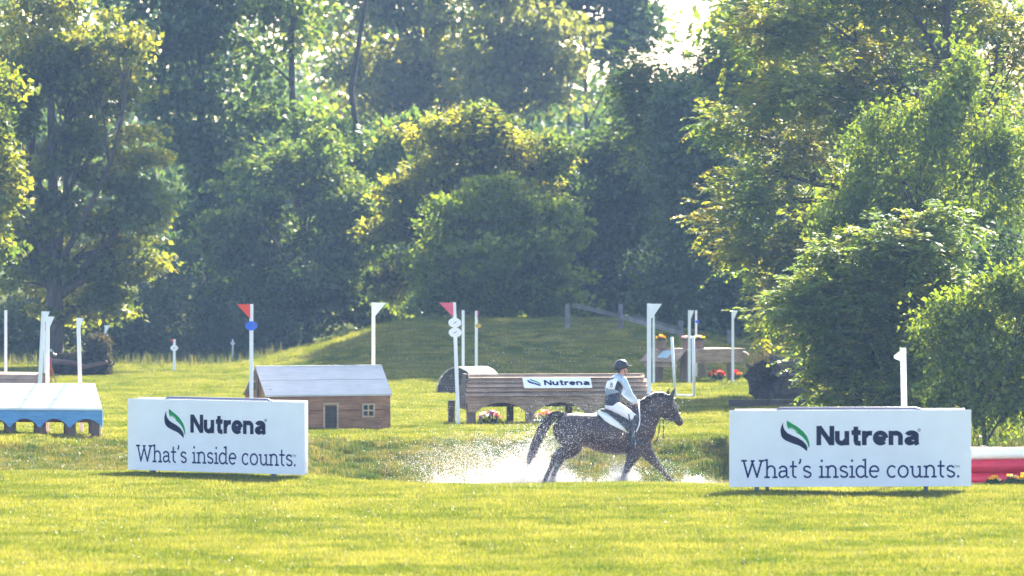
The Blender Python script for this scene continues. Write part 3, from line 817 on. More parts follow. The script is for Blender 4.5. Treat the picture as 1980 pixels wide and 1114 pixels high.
# light slab serif letters, x-height 1
SW = 0.155
def slab(x0, x1, y): return [(x0, y), (x1, y)]
h_ = SW/2
SLAB = {
 'W': (2.05, [[(0.22, 1.38), (0.62, 0.04)], [(0.58, 0.04), (1.02, 1.30)], [(0.98, 1.30), (1.43, 0.04)], [(1.39, 0.04), (1.82, 1.38)], slab(0, 0.5, 1.38), slab(0.84, 1.2, 1.36), slab(1.56, 2.05, 1.38)]),
 'h': (1.22, [[(0.25, h_), (0.25, 1.52)], slab(0.02, 0.25, 1.5-h_), arc(0.6, 0.62, 0.35, 0.34, 180, 0), [(0.95, 0.62), (0.95, h_)], slab(0.0, 0.5, h_), slab(0.72, 1.2, h_)]),
 'a': (1.02, [arc(0.45, 0.66, 0.32, 0.27, 165, 0), [(0.77, 0.66), (0.77, 0.16)], [(0.77, 0.57), (0.42, 0.55)] , arc(0.40, 0.31, 0.28, 0.24, 90, 270), [(0.40, 0.07), (0.77, 0.22)], slab(0.77, 1.0, h_)]),
 't': (0.78, [[(0.32, 1.36), (0.32, 0.30)], slab(0.04, 0.68, 1-h_), arc(0.55, 0.30, 0.23, 0.23, 180, 290)]),
 "'": (0.36, [[(0.2, 1.52), (0.19, 1.3), (0.08, 1.12)]]),
 's': (0.90, [arc(0.44, 0.72, 0.29, 0.21, 20, 210) + arc(0.44, 0.28, 0.30, 0.21, 60, -10)[0:1] + arc(0.46, 0.28, 0.30, 0.21, 45, -160), slab(0.70, 0.73, 0.8), slab(0.12, 0.15, 0.22)]),
 'i': (0.58, [[(0.28, h_), (0.28, 0.97)], slab(0.05, 0.28, 0.97-h_), slab(0.02, 0.55, h_), slab(0.19, 0.37, 1.36)]),
 'n': (1.22, [[(0.25, h_), (0.25, 0.97)], slab(0.02, 0.25, 0.97-h_), arc(0.6, 0.62, 0.35, 0.34, 180, 0), [(0.95, 0.62), (0.95, h_)], slab(0.0, 0.5, h_), slab(0.72, 1.2, h_)]),
 'd': (1.18, [arc(0.48, 0.5, 0.40, 0.44, 40, 320, 22), [(0.88, 1.52), (0.88, h_)], slab(0.62, 0.88, 1.5-h_), slab(0.88, 1.13, h_)]),
 'e': (1.02, [arc(0.5, 0.5, 0.40, 0.44, 8, 315, 24), [(0.12, 0.53), (0.90, 0.53)]]),
 'c': (0.98, [arc(0.5, 0.5, 0.40, 0.44, 45, 315, 22), slab(0.74, 0.78, 0.74)]),
 'o': (1.10, [arc(0.52, 0.5, 0.42, 0.44, 0, 360, 26)]),
 'u': (1.22, [[(0.25, 0.95), (0.25, 0.40)], arc(0.58, 0.40, 0.33, 0.34, 180, 360), [(0.91, 0.95), (0.91, h_)], slab(0.02, 0.25, 0.95-h_), slab(0.68, 0.91, 0.95-h_), slab(0.91, 1.18, h_)]),
 '.': (0.42, [slab(0.1, 0.32, 0.10)]),
 ' ': (0.56, []),
}
SLAB['.'] = (0.42, [slab(0.12, 0.30, 0.10)])
# heavy sans letters, x-height 1
BW = 0.33
b_ = BW/2
BOLD = {
 'N': (1.28, [[(b_+0.02, 0), (b_+0.02, 1.36)], [(0.20, 1.30), (1.06, 0.06)], [(1.24-b_, 0), (1.24-b_, 1.36)]]),
 'u': (1.10, [[(b_, 1), (b_, 0.42)] + arc(0.48, 0.42, 0.315, 0.28, 180, 300)[1:], [(0.98-b_, 1), (0.98-b_, 0)], [(0.60, 0.18), (0.80, 0.40)]]),
 't': (0.74, [[(0.33, 1.30), (0.33, 0.30), (0.38, 0.16), (0.50, 0.13), (0.66, 0.14)], [(0.03, 0.88), (0.66, 0.88)]]),
 'r': (0.74, [[(b_, 0), (b_, 1)], [(0.22, 0.58), (0.34, 0.78), (0.48, 0.84), (0.70, 0.84)]]),
 'e': (1.08, [arc(0.53, 0.5, 0.365, 0.355, 0, 318, 24), [(0.30, 0.46), (0.90, 0.46)]]),
 'n': (1.10, [[(b_, 0), (b_, 1)], arc(0.50, 0.58, 0.315, 0.26, 130, 0) + [(0.815, 0)]]),
 'a': (1.06, [arc(0.48, 0.66, 0.33, 0.20, 165, 0) + [(0.81, 0.14), (0.86, 0.0)], arc(0.37, 0.29, 0.22, 0.145, 60, 360, 16), [(0.40, 0.50), (0.78, 0.55)]]),
}

def letter_mesh(mb, text, font, sw, x0, width, z0, xh, y, mi=0, squeeze=1.0):
    """writes text on the plane y=const (facing -y); letters fitted to the given width"""
    total = sum(font[c][0] for c in text)
    kx = width/total
    x = x0; lay = 0
    for c in text:
        adv, strokes = font[c]
        for st in strokes:
            w = 0.20 if (c in 'i.' and font is SLAB and len(st) == 2 and abs(st[1][0]-st[0][0]) < 0.2 and st[0][1] == st[1][1]) else sw
            v, q = stroke_geo([(a*kx, b*xh) for a, b in st], w*(kx*0.5+xh*0.5))
            yy = y - 0.0004*(lay % 7); lay += 1
            mb.add([(x + a.x, yy, z0 + a.y) for a in v], q, mi)
        x += adv*kx
    return mb

def poly_face(mb, pts, y, mi=0):
    mb.add([(a, y, b) for a, b in pts], [tuple(range(len(pts)))], mi)

NAVY = paint('navy_print', (0.008, 0.013, 0.045), 0.8, 0.05, 5, 0, spec=0.05)
NAVY2 = paint('dark_blue_print', (0.010, 0.025, 0.12), 0.8, 0.05, 5, 0, spec=0.05)
GREEN = paint('green_print', (0.004, 0.26, 0.055), 0.8, 0.05, 5, 0, spec=0.05)
BOARD = paint('white_sign_board', (0.82, 0.80, 0.82), 0.55, 0.035, 2.5, 0.0, dirt=(0.77, 0.75, 0.76))
BOARD_BACK = paint('dark_board_back', (0.06, 0.075, 0.14), 0.5, 0.1, 3, 0)
STEEL = paint('galvanised_post', (0.085, 0.10, 0.13), 0.7, 0.12, 9, 0.0)
DARK_LEAF = [(155, 120), (140, 150), (129, 190), (135, 240), (150, 265), (175, 285), (230, 308), (300, 332), (345, 360), (373, 386), (378, 352), (366, 322), (335, 290), (292, 263), (238, 240), (195, 218), (168, 190), (156, 160)]
GREEN_LEAF = [(191, 103), (225, 125), (285, 160), (335, 200), (372, 245), (394, 300), (397, 340), (388, 352), (380, 320), (362, 285), (335, 255), (300, 228), (272, 214),
              (288, 205), (262, 203), (277, 186), (252, 195), (258, 172), (240, 188), (236, 160), (227, 184), (212, 160), (213, 184), (198, 172), (190, 150), (187, 125)]

def sponsor_sign(label, p_left, p_right, posts, back_posts, back_rot, back_dx=0.0, H0=0.115):
    """p_left/p_right: foot points under both ends of the front board; height of the board fixed"""
    W = 3.66; H1 = H0 + 1.15
    d = p_right - p_left; rz = math.atan2(d.y, d.x)
    mid = (p_left + p_right)/2
    root = thing('sponsor_sign', label, 'sign', (mid.x, mid.y, gz(mid.x, mid.y)), rz)
    hw = W/2
    mb = MB(); mb.box(-hw, hw, -0.006, 0.006, H0, H1, bev=0.002)
    board = mb.build('front_board', BOARD, root)
    s = W/472.0                                    # print measured on a board 472 units wide
    def sx(u): return -hw + u*s
    def sz(v): return H1 - v*s
    k = 1/4.714                                    # emblem outline units
    ox, oz = 1480-1408, 790-792
    mb = MB(); poly_face(mb, [(sx(ox + a*k), sz(oz + b*k)) for a, b in DARK_LEAF], -0.0085); mb.build('emblem_dark_leaf', NAVY, board)
    mb = MB(); poly_face(mb, [(sx(ox + a*k), sz(oz + b*k)) for a, b in GREEN_LEAF], -0.0085); mb.build('emblem_green_leaf', GREEN, board)
    mb = MB(); letter_mesh(mb, 'Nutrena', BOLD, BW, sx(1577-1408), 203*s, sz(860-792), 27.6*s, -0.0085)
    v, q = stroke_geo([(sx(1778-1408) + 2.9*s*math.cos(t), sz(831-792) + 2.9*s*math.sin(t)) for t in np.linspace(0, 2*math.pi, 15)[:-1]], 0.7*s, True)
    mb.add([(a.x, -0.0085, a.y) for a in v], q)
    for st in ([(-1, -1.6), (-1, 1.6)], [(-1, 1.4), (0.7, 1.3), (0.7, 0.2), (-1, 0)], [(0, 0), (1.1, -1.6)]):
        v, q = stroke_geo([(sx(1778-1408) + a*s, sz(831-792) + b*s) for a, b in st], 0.6*s); mb.add([(a.x, -0.009, a.y) for a in v], q)
    mb.build('name_lettering', NAVY, board)
    tot = sum(SLAB[c][0] for c in "What's inside counts."); x_at = 1431-1408; step = 428/tot
    for word in ("What's", " ", "inside", " ", "counts."):
        w_ = sum(SLAB[c][0] for c in word)*step
        if word != ' ':
            mb = MB(); letter_mesh(mb, word, SLAB, SW, sx(x_at), w_*s, sz(923.5-792), 24.6*s, -0.0085); mb.build('slogan_word', NAVY2, board)
        x_at += w_
    mb = MB()
    for st in ([(0, 3), (4, 3)], [(2, 3), (2, -1)], [(5, -1), (5, 3), (7, 0.5), (9, 3), (9, -1)]):
        v, q = stroke_geo([(sx(1848-1408) + a*s, sz(903-792) + b*s) for a, b in st], 0.7*s); mb.add([(a.x, -0.0105, a.y) for a in v], q)
    mb.build('trademark_sign', NAVY2, board)
    for u in posts:
        MB().box(sx(u)-0.032, sx(u)+0.032, 0.010, 0.05, -0.15, H1-0.05).build('post', STEEL, root)
    # second board behind, facing away
    M4 = Matrix.Translation((back_dx, 0.36, 0)) @ Matrix.Rotation(back_rot, 4, 'Z')
    MB().box(-hw+0.12, hw-0.03, -0.006, 0.006, H0, H1+0.012, mat=M4).build('rear_board', BOARD, root)
    for u in back_posts:
        MB().box(sx(u)-0.025, sx(u)+0.025, -0.05, -0.012, -0.15, H1-0.05, mat=M4).build('post', STEEL, root)
    # dark stiffening tube between the two boards
    MB().tube([(sx(92), 0.06, H1-0.02), (sx(100), 0.10, H1+0.022), (sx(365), 0.10, H1+0.022), (sx(380), 0.06, H1-0.02)], 0.022, 8).build('top_tube', BOARD_BACK, root, smooth=True)
    return root

sponsor_sign('white advertising board turned towards us on the open grass at the pond edge', Vector((X_(1408, 93.2), 93.0, 0)), Vector((X_(1880, 93.2), 93.3, 0)), (54, 384), (78, 390), 0.04)
sponsor_sign('white advertising board standing askew in front of the wooden house jump', Vector((X_(247, 100.1), 100.1, 0)), Vector((X_(590, 97.9), 97.9, 0)), (62, 385), (62, 385), 0.0, -0.20, 0.07)
# ------------------------------------------------------------------ jumps
W_BROWN = wood('brown_stained_wood', (0.23, 0.10, 0.046), (0.38, 0.19, 0.09), 0.7, piece=0.12)
W_GREY = wood('weathered_wood', (0.20, 0.13, 0.085), (0.37, 0.26, 0.17), 0.85, piece=0.16)
W_GREYV = wood('weathered_post_wood', (0.14, 0.10, 0.07), (0.27, 0.20, 0.145), 0.85, (14, 14, 1.2), piece=0.16)
W_DARK = wood('dark_wood', (0.045, 0.032, 0.024), (0.10, 0.072, 0.052), 0.85, piece=0.2)
W_ROOF = wood('grey_white_roof_wood', (0.47, 0.44, 0.43), (0.56, 0.53, 0.51), 0.5, piece=0.05, blotch=0.2)
W_WHITE = wood('white_washed_wood', (0.66, 0.67, 0.68), (0.82, 0.82, 0.82), 0.5, piece=0.04, blotch=0.15)
W_BLUE = wood('blue_painted_wood', (0.075, 0.25, 0.47), (0.125, 0.34, 0.58), 0.55, piece=0.04, blotch=0.3)
W_LEG = wood('brown_post_wood', (0.09, 0.055, 0.038), (0.19, 0.12, 0.08), 0.8, (12, 12, 1.5), piece=0.15)
W_GOLD = wood('golden_board', (0.33, 0.17, 0.045), (0.52, 0.30, 0.10), 0.6, (10, 10, 1.5), piece=0.12)
W_TRIM = wood('pale_trim_wood', (0.38, 0.25, 0.13), (0.55, 0.40, 0.24), 0.7, piece=0.1)
W_CREAM = wood('sun_bleached_wood', (0.42, 0.37, 0.29), (0.58, 0.52, 0.42), 0.8, piece=0.12)
W_TAN = wood('tan_barrel_wood', (0.26, 0.155, 0.095), (0.40, 0.26, 0.17), 0.75, piece=0.14)
PANE = paint('dark_window_pane', (0.012, 0.016, 0.022), 0.15, 0.1, 5, 0)
NAIL = paint('iron', (0.03, 0.03, 0.035), 0.5, 0.1, 9, 0)

# --- house jump
def house_jump():
    D = 121.9; s = D/F
    xl, xr = X_(515, D), X_(753, D)
    rz = math.radians(22)
    L_ = (xr - xl)/math.cos(rz)
    dep = 1.2
    root = thing('house_jump', 'brown wooden house-shaped jump with pale roof, little door and window', 'jump', (xl, D - 0.2, gz(xl, D)), rz)
    He, Hr = 0.69, 1.20
    # front wall: two broad boards, each made of lengths
    for z0, z1 in ((0.0, 0.362), (0.378, He)):
        MB().box(0, L_, -0.02, 0.02, z0, z1, bev=0.006).build('wall_board', W_BROWN, root)
    for z0, z1 in ((0.0, 0.37), (0.378, He)):
        MB().box(0, L_, dep-0.02, dep+0.02, z0, z1, bev=0.006).build('wall_board', W_BROWN, root)
    MB().box(L_-0.03, L_+0.012, 0.023, dep-0.023, 0, He).build('end_board', W_BROWN, root)
    # open gable on the camera's side: frame boards and golden boards set back
    MB().box(-0.012, 0.03, 0.023, dep-0.023, 0.0, 0.30).build('end_board', W_BROWN, root)
    for i in range(5):
        y0 = 0.05 + i*0.205
        z1 = He + (Hr-He)*(1-abs((y0+0.1)-dep*.45)/(dep*.55)) - 0.09
        MB().box(0.10, 0.13, y0, y0+0.197, 0.31, z1).build('gable_board', W_GOLD, root)
    MB().box(0.02, 0.06, dep/2-0.04, dep/2+0.04, 0.3, Hr-0.05).build('gable_post', W_LEG, root)
    # roof: two planks on each slope
    for sgn in (0, 1):
        for a, b in ((0.0, 0.487), (0.513, 1.0)):
            def rp(t, lift):
                y = (-0.06 + t*(dep*0.45+0.06)) if sgn == 0 else (dep + 0.06 - t*(dep*0.55+0.06))
                z = He - 0.035 + t*(Hr - He + 0.05) + lift
                return (y, z)
            p0, p1, p2, p3 = rp(a, 0), rp(b, 0), rp(b, 0.035), rp(a, 0.035)
            MB().prism([p0, p1, p2, p3], -0.03, L_+0.02, axis='x').build('roof_board', W_ROOF, root)
    MB().prism([(dep*.45-0.03, Hr+0.02), (dep*.45+0.05, Hr+0.02), (dep*.45+0.04, Hr+0.05), (dep*.45-0.02, Hr+0.05)], -0.03, L_+0.02, axis='x').build('ridge_cap', W_ROOF, root)
    # door
    u = lambda px: (px-515)/F*D/math.cos(rz)
    dx0, dx1 = u(623), u(652)
    door = MB().box(dx0+0.03, dx1-0.03, -0.032, -0.022, 0.03, 0.46).build('door', W_DARK, root)
    MB().box(dx0, dx0+0.035, -0.05, -0.0215, 0.02, 0.485).build('door_jamb', W_TRIM, door)
    MB().box(dx1-0.035, dx1, -0.05, -0.0215, 0.02, 0.485).build('door_jamb', W_TRIM, door)
    MB().box(dx0-0.01, dx1+0.01, -0.055, -0.0215, 0.487, 0.522).build('door_lintel', W_TRIM, door)
    MB().box(dx0-0.02, dx1+0.03, -0.09, -0.0215, -0.02, 0.018).build('door_sill', W_TRIM, door)
    kb = MB(); kb.tube([(dx1-0.065, -0.033, 0.25), (dx1-0.065, -0.06, 0.25)], 0.014, 8); kb.build('door_knob', NAIL, door)
    # window with four panes
    wx0, wx1, wz0, wz1 = u(697), u(722), 0.225, 0.505
    win = MB().box(wx0+0.02, wx1-0.02, -0.026, -0.0215, wz0+0.02, wz1-0.02).build('window', PANE, root)
    t = 0.036
    MB().box(wx0, wx0+t, -0.052, -0.027, wz0, wz1).build('window_frame', W_TRIM, win)
    MB().box(wx1-t, wx1, -0.052, -0.027, wz0, wz1).build('window_frame', W_TRIM, win)
    MB().box(wx0+t+.001, wx1-t-.001, -0.052, -0.027, wz0, wz0+t).build('window_frame', W_TRIM, win)
    MB().box(wx0+t+.001, wx1-t-.001, -0.052, -0.027, wz1-t, wz1).build('window_frame', W_TRIM, win)
    cxm = (wx0+wx1)/2; czm = (wz0+wz1)/2
    MB().box(cxm-0.014, cxm+0.014, -0.047, -0.0275, wz0+t, wz1-t).build('window_bar', W_TRIM, win)
    MB().box(wx0+t, wx1-t, -0.045, -0.0275, czm-0.014, czm+0.014).build('window_bar', W_TRIM, win)
house_jump()

def arch_fascia(x0, x1, z_top, z_low, z_peak, valleys, half):
    """polygon in (x, z): straight top, scalloped bottom; valleys = x centres of the low points, half = half width of the flat foot there"""
    pts = [(x0, z_top), (x0, z_low)]
    vs_ = sorted(v for v in valleys if x0 < v < x1)
    edges = [x0] + [e for v in vs_ for e in (v-half, v+half)] + [x1]
    spans = list(zip(edges[0::2], edges[1::2]))
    for a, b in spans:
        n = 12
        for i in range(1, n):
            t = i/n
            pts.append((a + (b-a)*t, z_low + (z_peak-z_low)*math.sin(math.pi*t)**0.75))
        pts.append((b, z_low))
        nxt = [e for e in edges if e > b + 1e-6]
        if nxt: pts.append((nxt[0], z_low))
    pts.append((x1, z_top))
    # drop doubles
    out = [pts[0]]
    for q in pts[1:]:
        if (q[0]-out[-1][0])**2 + (q[1]-out[-1][1])**2 > 1e-8: out.append(q)
    return out

# --- blue and white bench-shaped jump
def blue_jump():
    D = 119.0; s = D/F; rz = math.radians(-11)
    xr = X_(200, D)
    root = thing('blue_jump', 'sloping jump with white boards above a sky blue scalloped front', 'jump', (xr, D-0.2, gz(xr, D)), rz)
    c = math.cos(rz); L_ = 3.4
    u = lambda px: (px-200)*s/c
    zt = 0.50; zl = 0.18; zp = 0.345
    vals = [u(v) for v in (136, 77, 18, -41, -100)]
    MB().prism(arch_fascia(-L_, 0, zt, zl, zp, vals, 0.02), -0.03, 0.01).build('scalloped_front', W_BLUE, root)
    # deck: three white planks and a blue edge strip
    yb, zb_ = 0.78, 0.95
    def rp(t, lift, back=0): return (-0.05 + t*(yb+0.05), zt + 0.012 + t*(zb_ - zt) + lift)
    sk = 0.36
    for i, (a, b) in enumerate(((0.0, 0.315), (0.345, 0.652), (0.682, 1.0))):
        p = [rp(a, 0), rp(b, 0), rp(b, 0.04), rp(a, 0.04)]
        mb = MB(); n = 4
        xa, xb = -sk*a, -sk*b
        V = [(-L_, *p[0]), (-L_, *p[1]), (-L_, *p[2]), (-L_, *p[3]), (xa, *p[0]), (xb, *p[1]), (xb, *p[2]), (xa, *p[3])]
        mb.add(V, [(0, 1, 2, 3), (7, 6, 5, 4), (0, 4, 5, 1), (1, 5, 6, 2), (2, 6, 7, 3), (3, 7, 4, 0)])
        mb.build('deck_board', W_WHITE, root)
    for t in (0.33, 0.667):
        q0, q1 = rp(t-0.03, -0.02), rp(t+0.03, -0.02)
        MB().prism([q0, q1, (q1[0], q1[1]+0.018), (q0[0], q0[1]+0.018)], -L_, -sk*t-0.02, axis='x').build('batten', W_BLUE, root)
    MB().box(-L_, 0.0, -0.034, 0.008, zt+0.002, zt+0.011).build('edge_strip', W_BLUE, root)
    # back side and end
    MB().box(-L_, -sk, yb-0.03, yb+0.01, 0.25, zb_-0.02).build('back_board', W_BROWN, root)
    for v in [u(185)] + vals:
        MB().box(v-0.085, v+0.085, 0.015, 0.12, -0.1, zt-0.05).build('leg', W_LEG, root)
        M4 = Matrix.Translation((v-0.02, 0.13, 0.12)) @ Matrix.Rotation(math.radians(-32), 4, 'Y')
        MB().box(-0.06, 0.06, 0.0, 0.09, -0.1, 0.52, mat=M4).build('brace', W_LEG, root)
        MB().box(v-0.25-0.05, v-0.25+0.05, yb-0.14, yb-0.04, -0.1, zb_-0.1).build('leg', W_LEG, root)
blue_jump()

# --- brown bench-shaped jump with the name plate
def brown_jump():
    D = 126.0; s = D/F; rz = math.radians(9)
    xl = X_(900, D)
    root = thing('brown_jump', 'long weathered plank jump with arched front and white name plate behind the horse', 'jump', (xl, D-0.2, gz(xl, D)), rz)
    c = math.cos(rz); u = lambda px: (px-900)*s/c
    L_ = u(1268)
    zt, zl, zp = 0.575, 0.25, 0.45
    legs = (912, 1026, 1140, 1250)
    MB().prism(arch_fascia(0, L_, zt, zl, zp, [u(v) for v in legs][0:4], 0.085), -0.03, 0.02).build('arched_front', W_GREY, root)
    # five overlapping planks climb back from the front edge
    n = 5; yb, zr = 0.52, 1.02
    for i in range(n):
        a, b = i/n, (i+1)/n
        y0, z0 = -0.05 + a*yb, zt + 0.004 + a*(zr-zt)
        y1, z1 = -0.05 + b*yb + 0.02, zt + 0.004 + b*(zr-zt) - 0.006
        xi = 0.03*i; xo = 0.04*i
        V = [(xi, y0-0.022, z0), (xi, y1-0.0, z1), (xi, y1+0.03, z1+0.02), (xi, y0+0.008, z0+0.02)]
        V = [(xi, y0-0.022, z0+0.004), (xi, y1, z1), (xi, y1+0.03, z1-0.012), (xi, y0+0.01, z0-0.006)]
        V2 = [(L_-xo, b_, c_) for _, b_, c_ in V]
        MB().add(V + V2, [(0, 1, 2, 3), (7, 6, 5, 4), (0, 4, 5, 1), (1, 5, 6, 2), (2, 6, 7, 3), (3, 7, 4, 0)]).build('deck_plank', W_GREY, root)
    MB().box(0.16, L_-0.18, yb-0.06, yb+0.08, zr-0.035, zr-0.002).build('top_plank', W_GREY, root)
    # rear slope and shingled end
    for i in range(4):
        a, b = i/4, (i+1)/4
        y0, z0 = 1.10 - a*0.5, 0.45 + a*(zr-0.5); y1, z1 = 1.10 - b*0.5 + 0.02, 0.45 + b*(zr-0.5)
        MB().prism([(y0, z0), (y1, z1), (y1+0.03, z1+0.01), (y0+0.03, z0+0.01)], 0.1, L_-0.1, axis='x').build('deck_plank', W_GREY, root)
    for i in range(6):
        z0 = 0.32 + i*0.115; w0 = 1.05 - max(0, (z0-0.5))*1.35; y0 = 0.02 + max(0, z0-0.5)*0.95
        MB().box(-0.03+0.02*i, 0.02+0.02*i, y0, min(y0+w0, 1.1), z0, z0+0.125).build('end_shingle', W_DARK, root)
    for v in legs:
        MB().box(u(v)-0.09, u(v)+0.09, 0.022, 0.13, -0.1, zt-0.06).build('leg', W_GREYV, root)
        MB().box(u(v)-0.33, u(v)-0.20, 0.95, 1.06, -0.1, zt-0.1).build('leg', W_DARK, root)
    MB().box(0.05, L_-0.05, 0.93, 0.945, 0.34, 0.5).build('back_board', W_DARK, root)
    # name plate lying on the planks
    sl = math.atan2(zr-zt, yb)
    M4 = Matrix.Translation((u(1014), -0.05 + 0.20*yb, zt + 0.045 + 0.20*(zr-zt))) @ Matrix.Rotation(-(math.pi/2 - sl), 4, 'X')
    Wp, Hp = u(1146)-u(1014), 0.31
    pl = MB().box(0, Wp, -0.045, -0.033, 0, Hp, mat=M4).build('name_plate', BOARD, root)
    mb = MB(); letter_mesh(mb, 'Nutrena', BOLD, BW, Wp*0.30, Wp*0.68, Hp*0.26, Hp*0.37, -0.047)
    o = mb.build('plate_lettering', NAVY, pl)
    for vtx in o.data.vertices: vtx.co = M4 @ vtx.co
    for nm, mt, pts in (('plate_dark_wave', NAVY2, [(0.07, 0.86), (0.065, 0.6), (0.10, 0.45), (0.17, 0.34), (0.245, 0.15), (0.25, 0.3), (0.19, 0.48), (0.12, 0.6), (0.09, 0.72)]),
                        ('plate_green_wave', GREEN, [(0.10, 0.9), (0.15, 0.78), (0.21, 0.64), (0.25, 0.46), (0.255, 0.33), (0.20, 0.54), (0.14, 0.66), (0.105, 0.76)])):
        mb = MB(); poly_face(mb, [(a*Wp, b*Hp) for a, b in pts], -0.047); o = mb.build(nm, mt, pl)
        for vtx in o.data.vertices: vtx.co = M4 @ vtx.co
brown_jump()

# --- barrel-topped jumps
def barrel_jump(label, px, D, rz, R, L_, end_m, top_m, door=False):
    root = thing('barrel_jump', label, 'jump', (X_(px, D), D, gz(X_(px, D), D)), rz)
    n = 9
    prof = [(R*math.cos(math.pi*i/24), R*math.sin(math.pi*i/24)) for i in range(25)]
    for x0, x1 in ((0, 0.03), (L_-0.03, L_)):
        for z0, z1 in ((0.0, 0.34), (0.345, 0.68), (0.685, 1.0)):
            a0, a1 = math.asin(z0), math.asin(min(z1, 0.9999))
            pts = [(R*math.cos(a0+(a1-a0)*t), R*math.sin(a0+(a1-a0)*t)) for t in np.linspace(0, 1, 7)]
            pts = pts + [(-a, b) for a, b in pts[::-1]]
            if z1 > 0.99: pts = [q for i, q in enumerate(pts) if i != 7]
            MB().prism(pts, x0, x1, axis='x').build('end_board', end_m, root)
    for i in range(n):
        a0, a1 = math.pi*i/n + 0.012, math.pi*(i+1)/n - 0.012
        am = (a0+a1)/2
        q = [(R*math.cos(a0), R*math.sin(a0)), (R*math.cos(a1), R*math.sin(a1)), ((R+.03)*math.cos(a1), (R+.03)*math.sin(a1)), ((R+.03)*math.cos(a0), (R+.03)*math.sin(a0))]
        MB().prism(q, -0.03, L_+0.03, axis='x').build('stave', top_m, root)
    if door:
        pts = [(0.16*math.cos(t), 0.26 + 0.16*math.sin(t)) for t in np.linspace(0, math.pi, 9)] + [(-0.16, 0.02), (0.16, 0.02)]
        MB().prism([(a-0.12, b) for a, b in pts], -0.012, -0.003, axis='x').build('dark_doorway', PANE, root)
barrel_jump('dark round-ended barrel jump with bleached boards behind the long plank jump', 884, 149, math.radians(52), 0.60, 1.0, W_DARK, W_CREAM, True)
b2 = barrel_jump('tan half-barrel jump just showing over the white and blue jump', 78, 150, math.radians(180-28), 0.44, 2.6, W_TAN, W_TAN)

# --- table jump
def table_jump():
    D = 158.5; rz = math.radians(38)
    xc = X_(1329, D)
    root = thing('table_jump', 'weathered timber table jump with sloped shingle end below the mound', 'jump', (xc, D, gz(xc, D)), rz)
    # local x: away to the right, local y: away to the left
    Lx, Ly, H0 = 1.75, 1.25, 0.86
    A = math.radians(52)
    for i in range(3):
        MB().box(-0.05, Lx+0.2, 0.02+i*Ly/3, (i+1)*Ly/3+0.012, H0-0.05, H0, bev=0.006).build('top_plank', W_GREY, root)
    MB().box(0.02, Lx+0.1, -0.02, 0.015, 0.50, H0-0.055).build('side_beam', W_GREY, root)
    # rough log end
    mb = MB(); mb.tube([(Lx+0.05, 0.06, 0.69), (Lx+0.24, 0.08, 0.685), (Lx+0.34, 0.08, 0.67)], [0.10, 0.095, 0.05], 9); mb.build('log_end', W_GREY, root, smooth=True)
    # sloped shingle face over the near end
    for i in range(3):
        x0, z0 = -0.07 - 0.12*i, H0-0.01 - 0.105*i
        x1, z1 = x0-0.14, z0-0.125
        V = [(x0, -0.08, z0), (x0, Ly+0.1, z0), (x1, Ly+0.1, z1), (x1, -0.08, z1)]
        V2 = [(a-0.02, b, c+0.025) for a, b, c in V]
        MB().add(V + V2, [(0, 1, 2, 3), (7, 6, 5, 4), (0, 4, 5, 1), (1, 5, 6, 2), (2, 6, 7, 3), (3, 7, 4, 0)]).build('shingle_plank', W_GREY, root)
    MB().box(-0.40, -0.33, 0.0, Ly, 0.40, 0.50).build('lower_rail', W_GREY, root)
    # faded plaque
    V = [(-0.165, 0.35, H0-0.055), (-0.165, 0.75, H0-0.055), (-0.375, 0.75, H0-0.235), (-0.375, 0.35, H0-0.235)]
    V2 = [(a-0.012, b, c+0.014) for a, b, c in V]
    MB().add(V + V2, [(0, 1, 2, 3), (7, 6, 5, 4), (0, 4, 5, 1), (1, 5, 6, 2), (2, 6, 7, 3), (3, 7, 4, 0)]).build('plaque', paint('faded_blue_plaque', (0.34, 0.45, 0.48), 0.5, 0.15, 6, 0), root)
    for a, b, w in ((0.0, 0.0, 0.10), (0.0, Ly-0.12, 0.07), (Lx-0.3, 0.0, 0.07), (Lx-0.3, Ly-0.12, 0.07), (-0.36, Ly-0.15, 0.07), (0.62, 0.9, 0.07)):
        MB().box(a, a+2*w, b+0.02, b+0.02+2*w, -0.1, H0-0.06 if a >= 0 else 0.5, bev=0.01).build('leg', W_GREYV, root)
    return xc, D, rz, H0
TBL = table_jump()

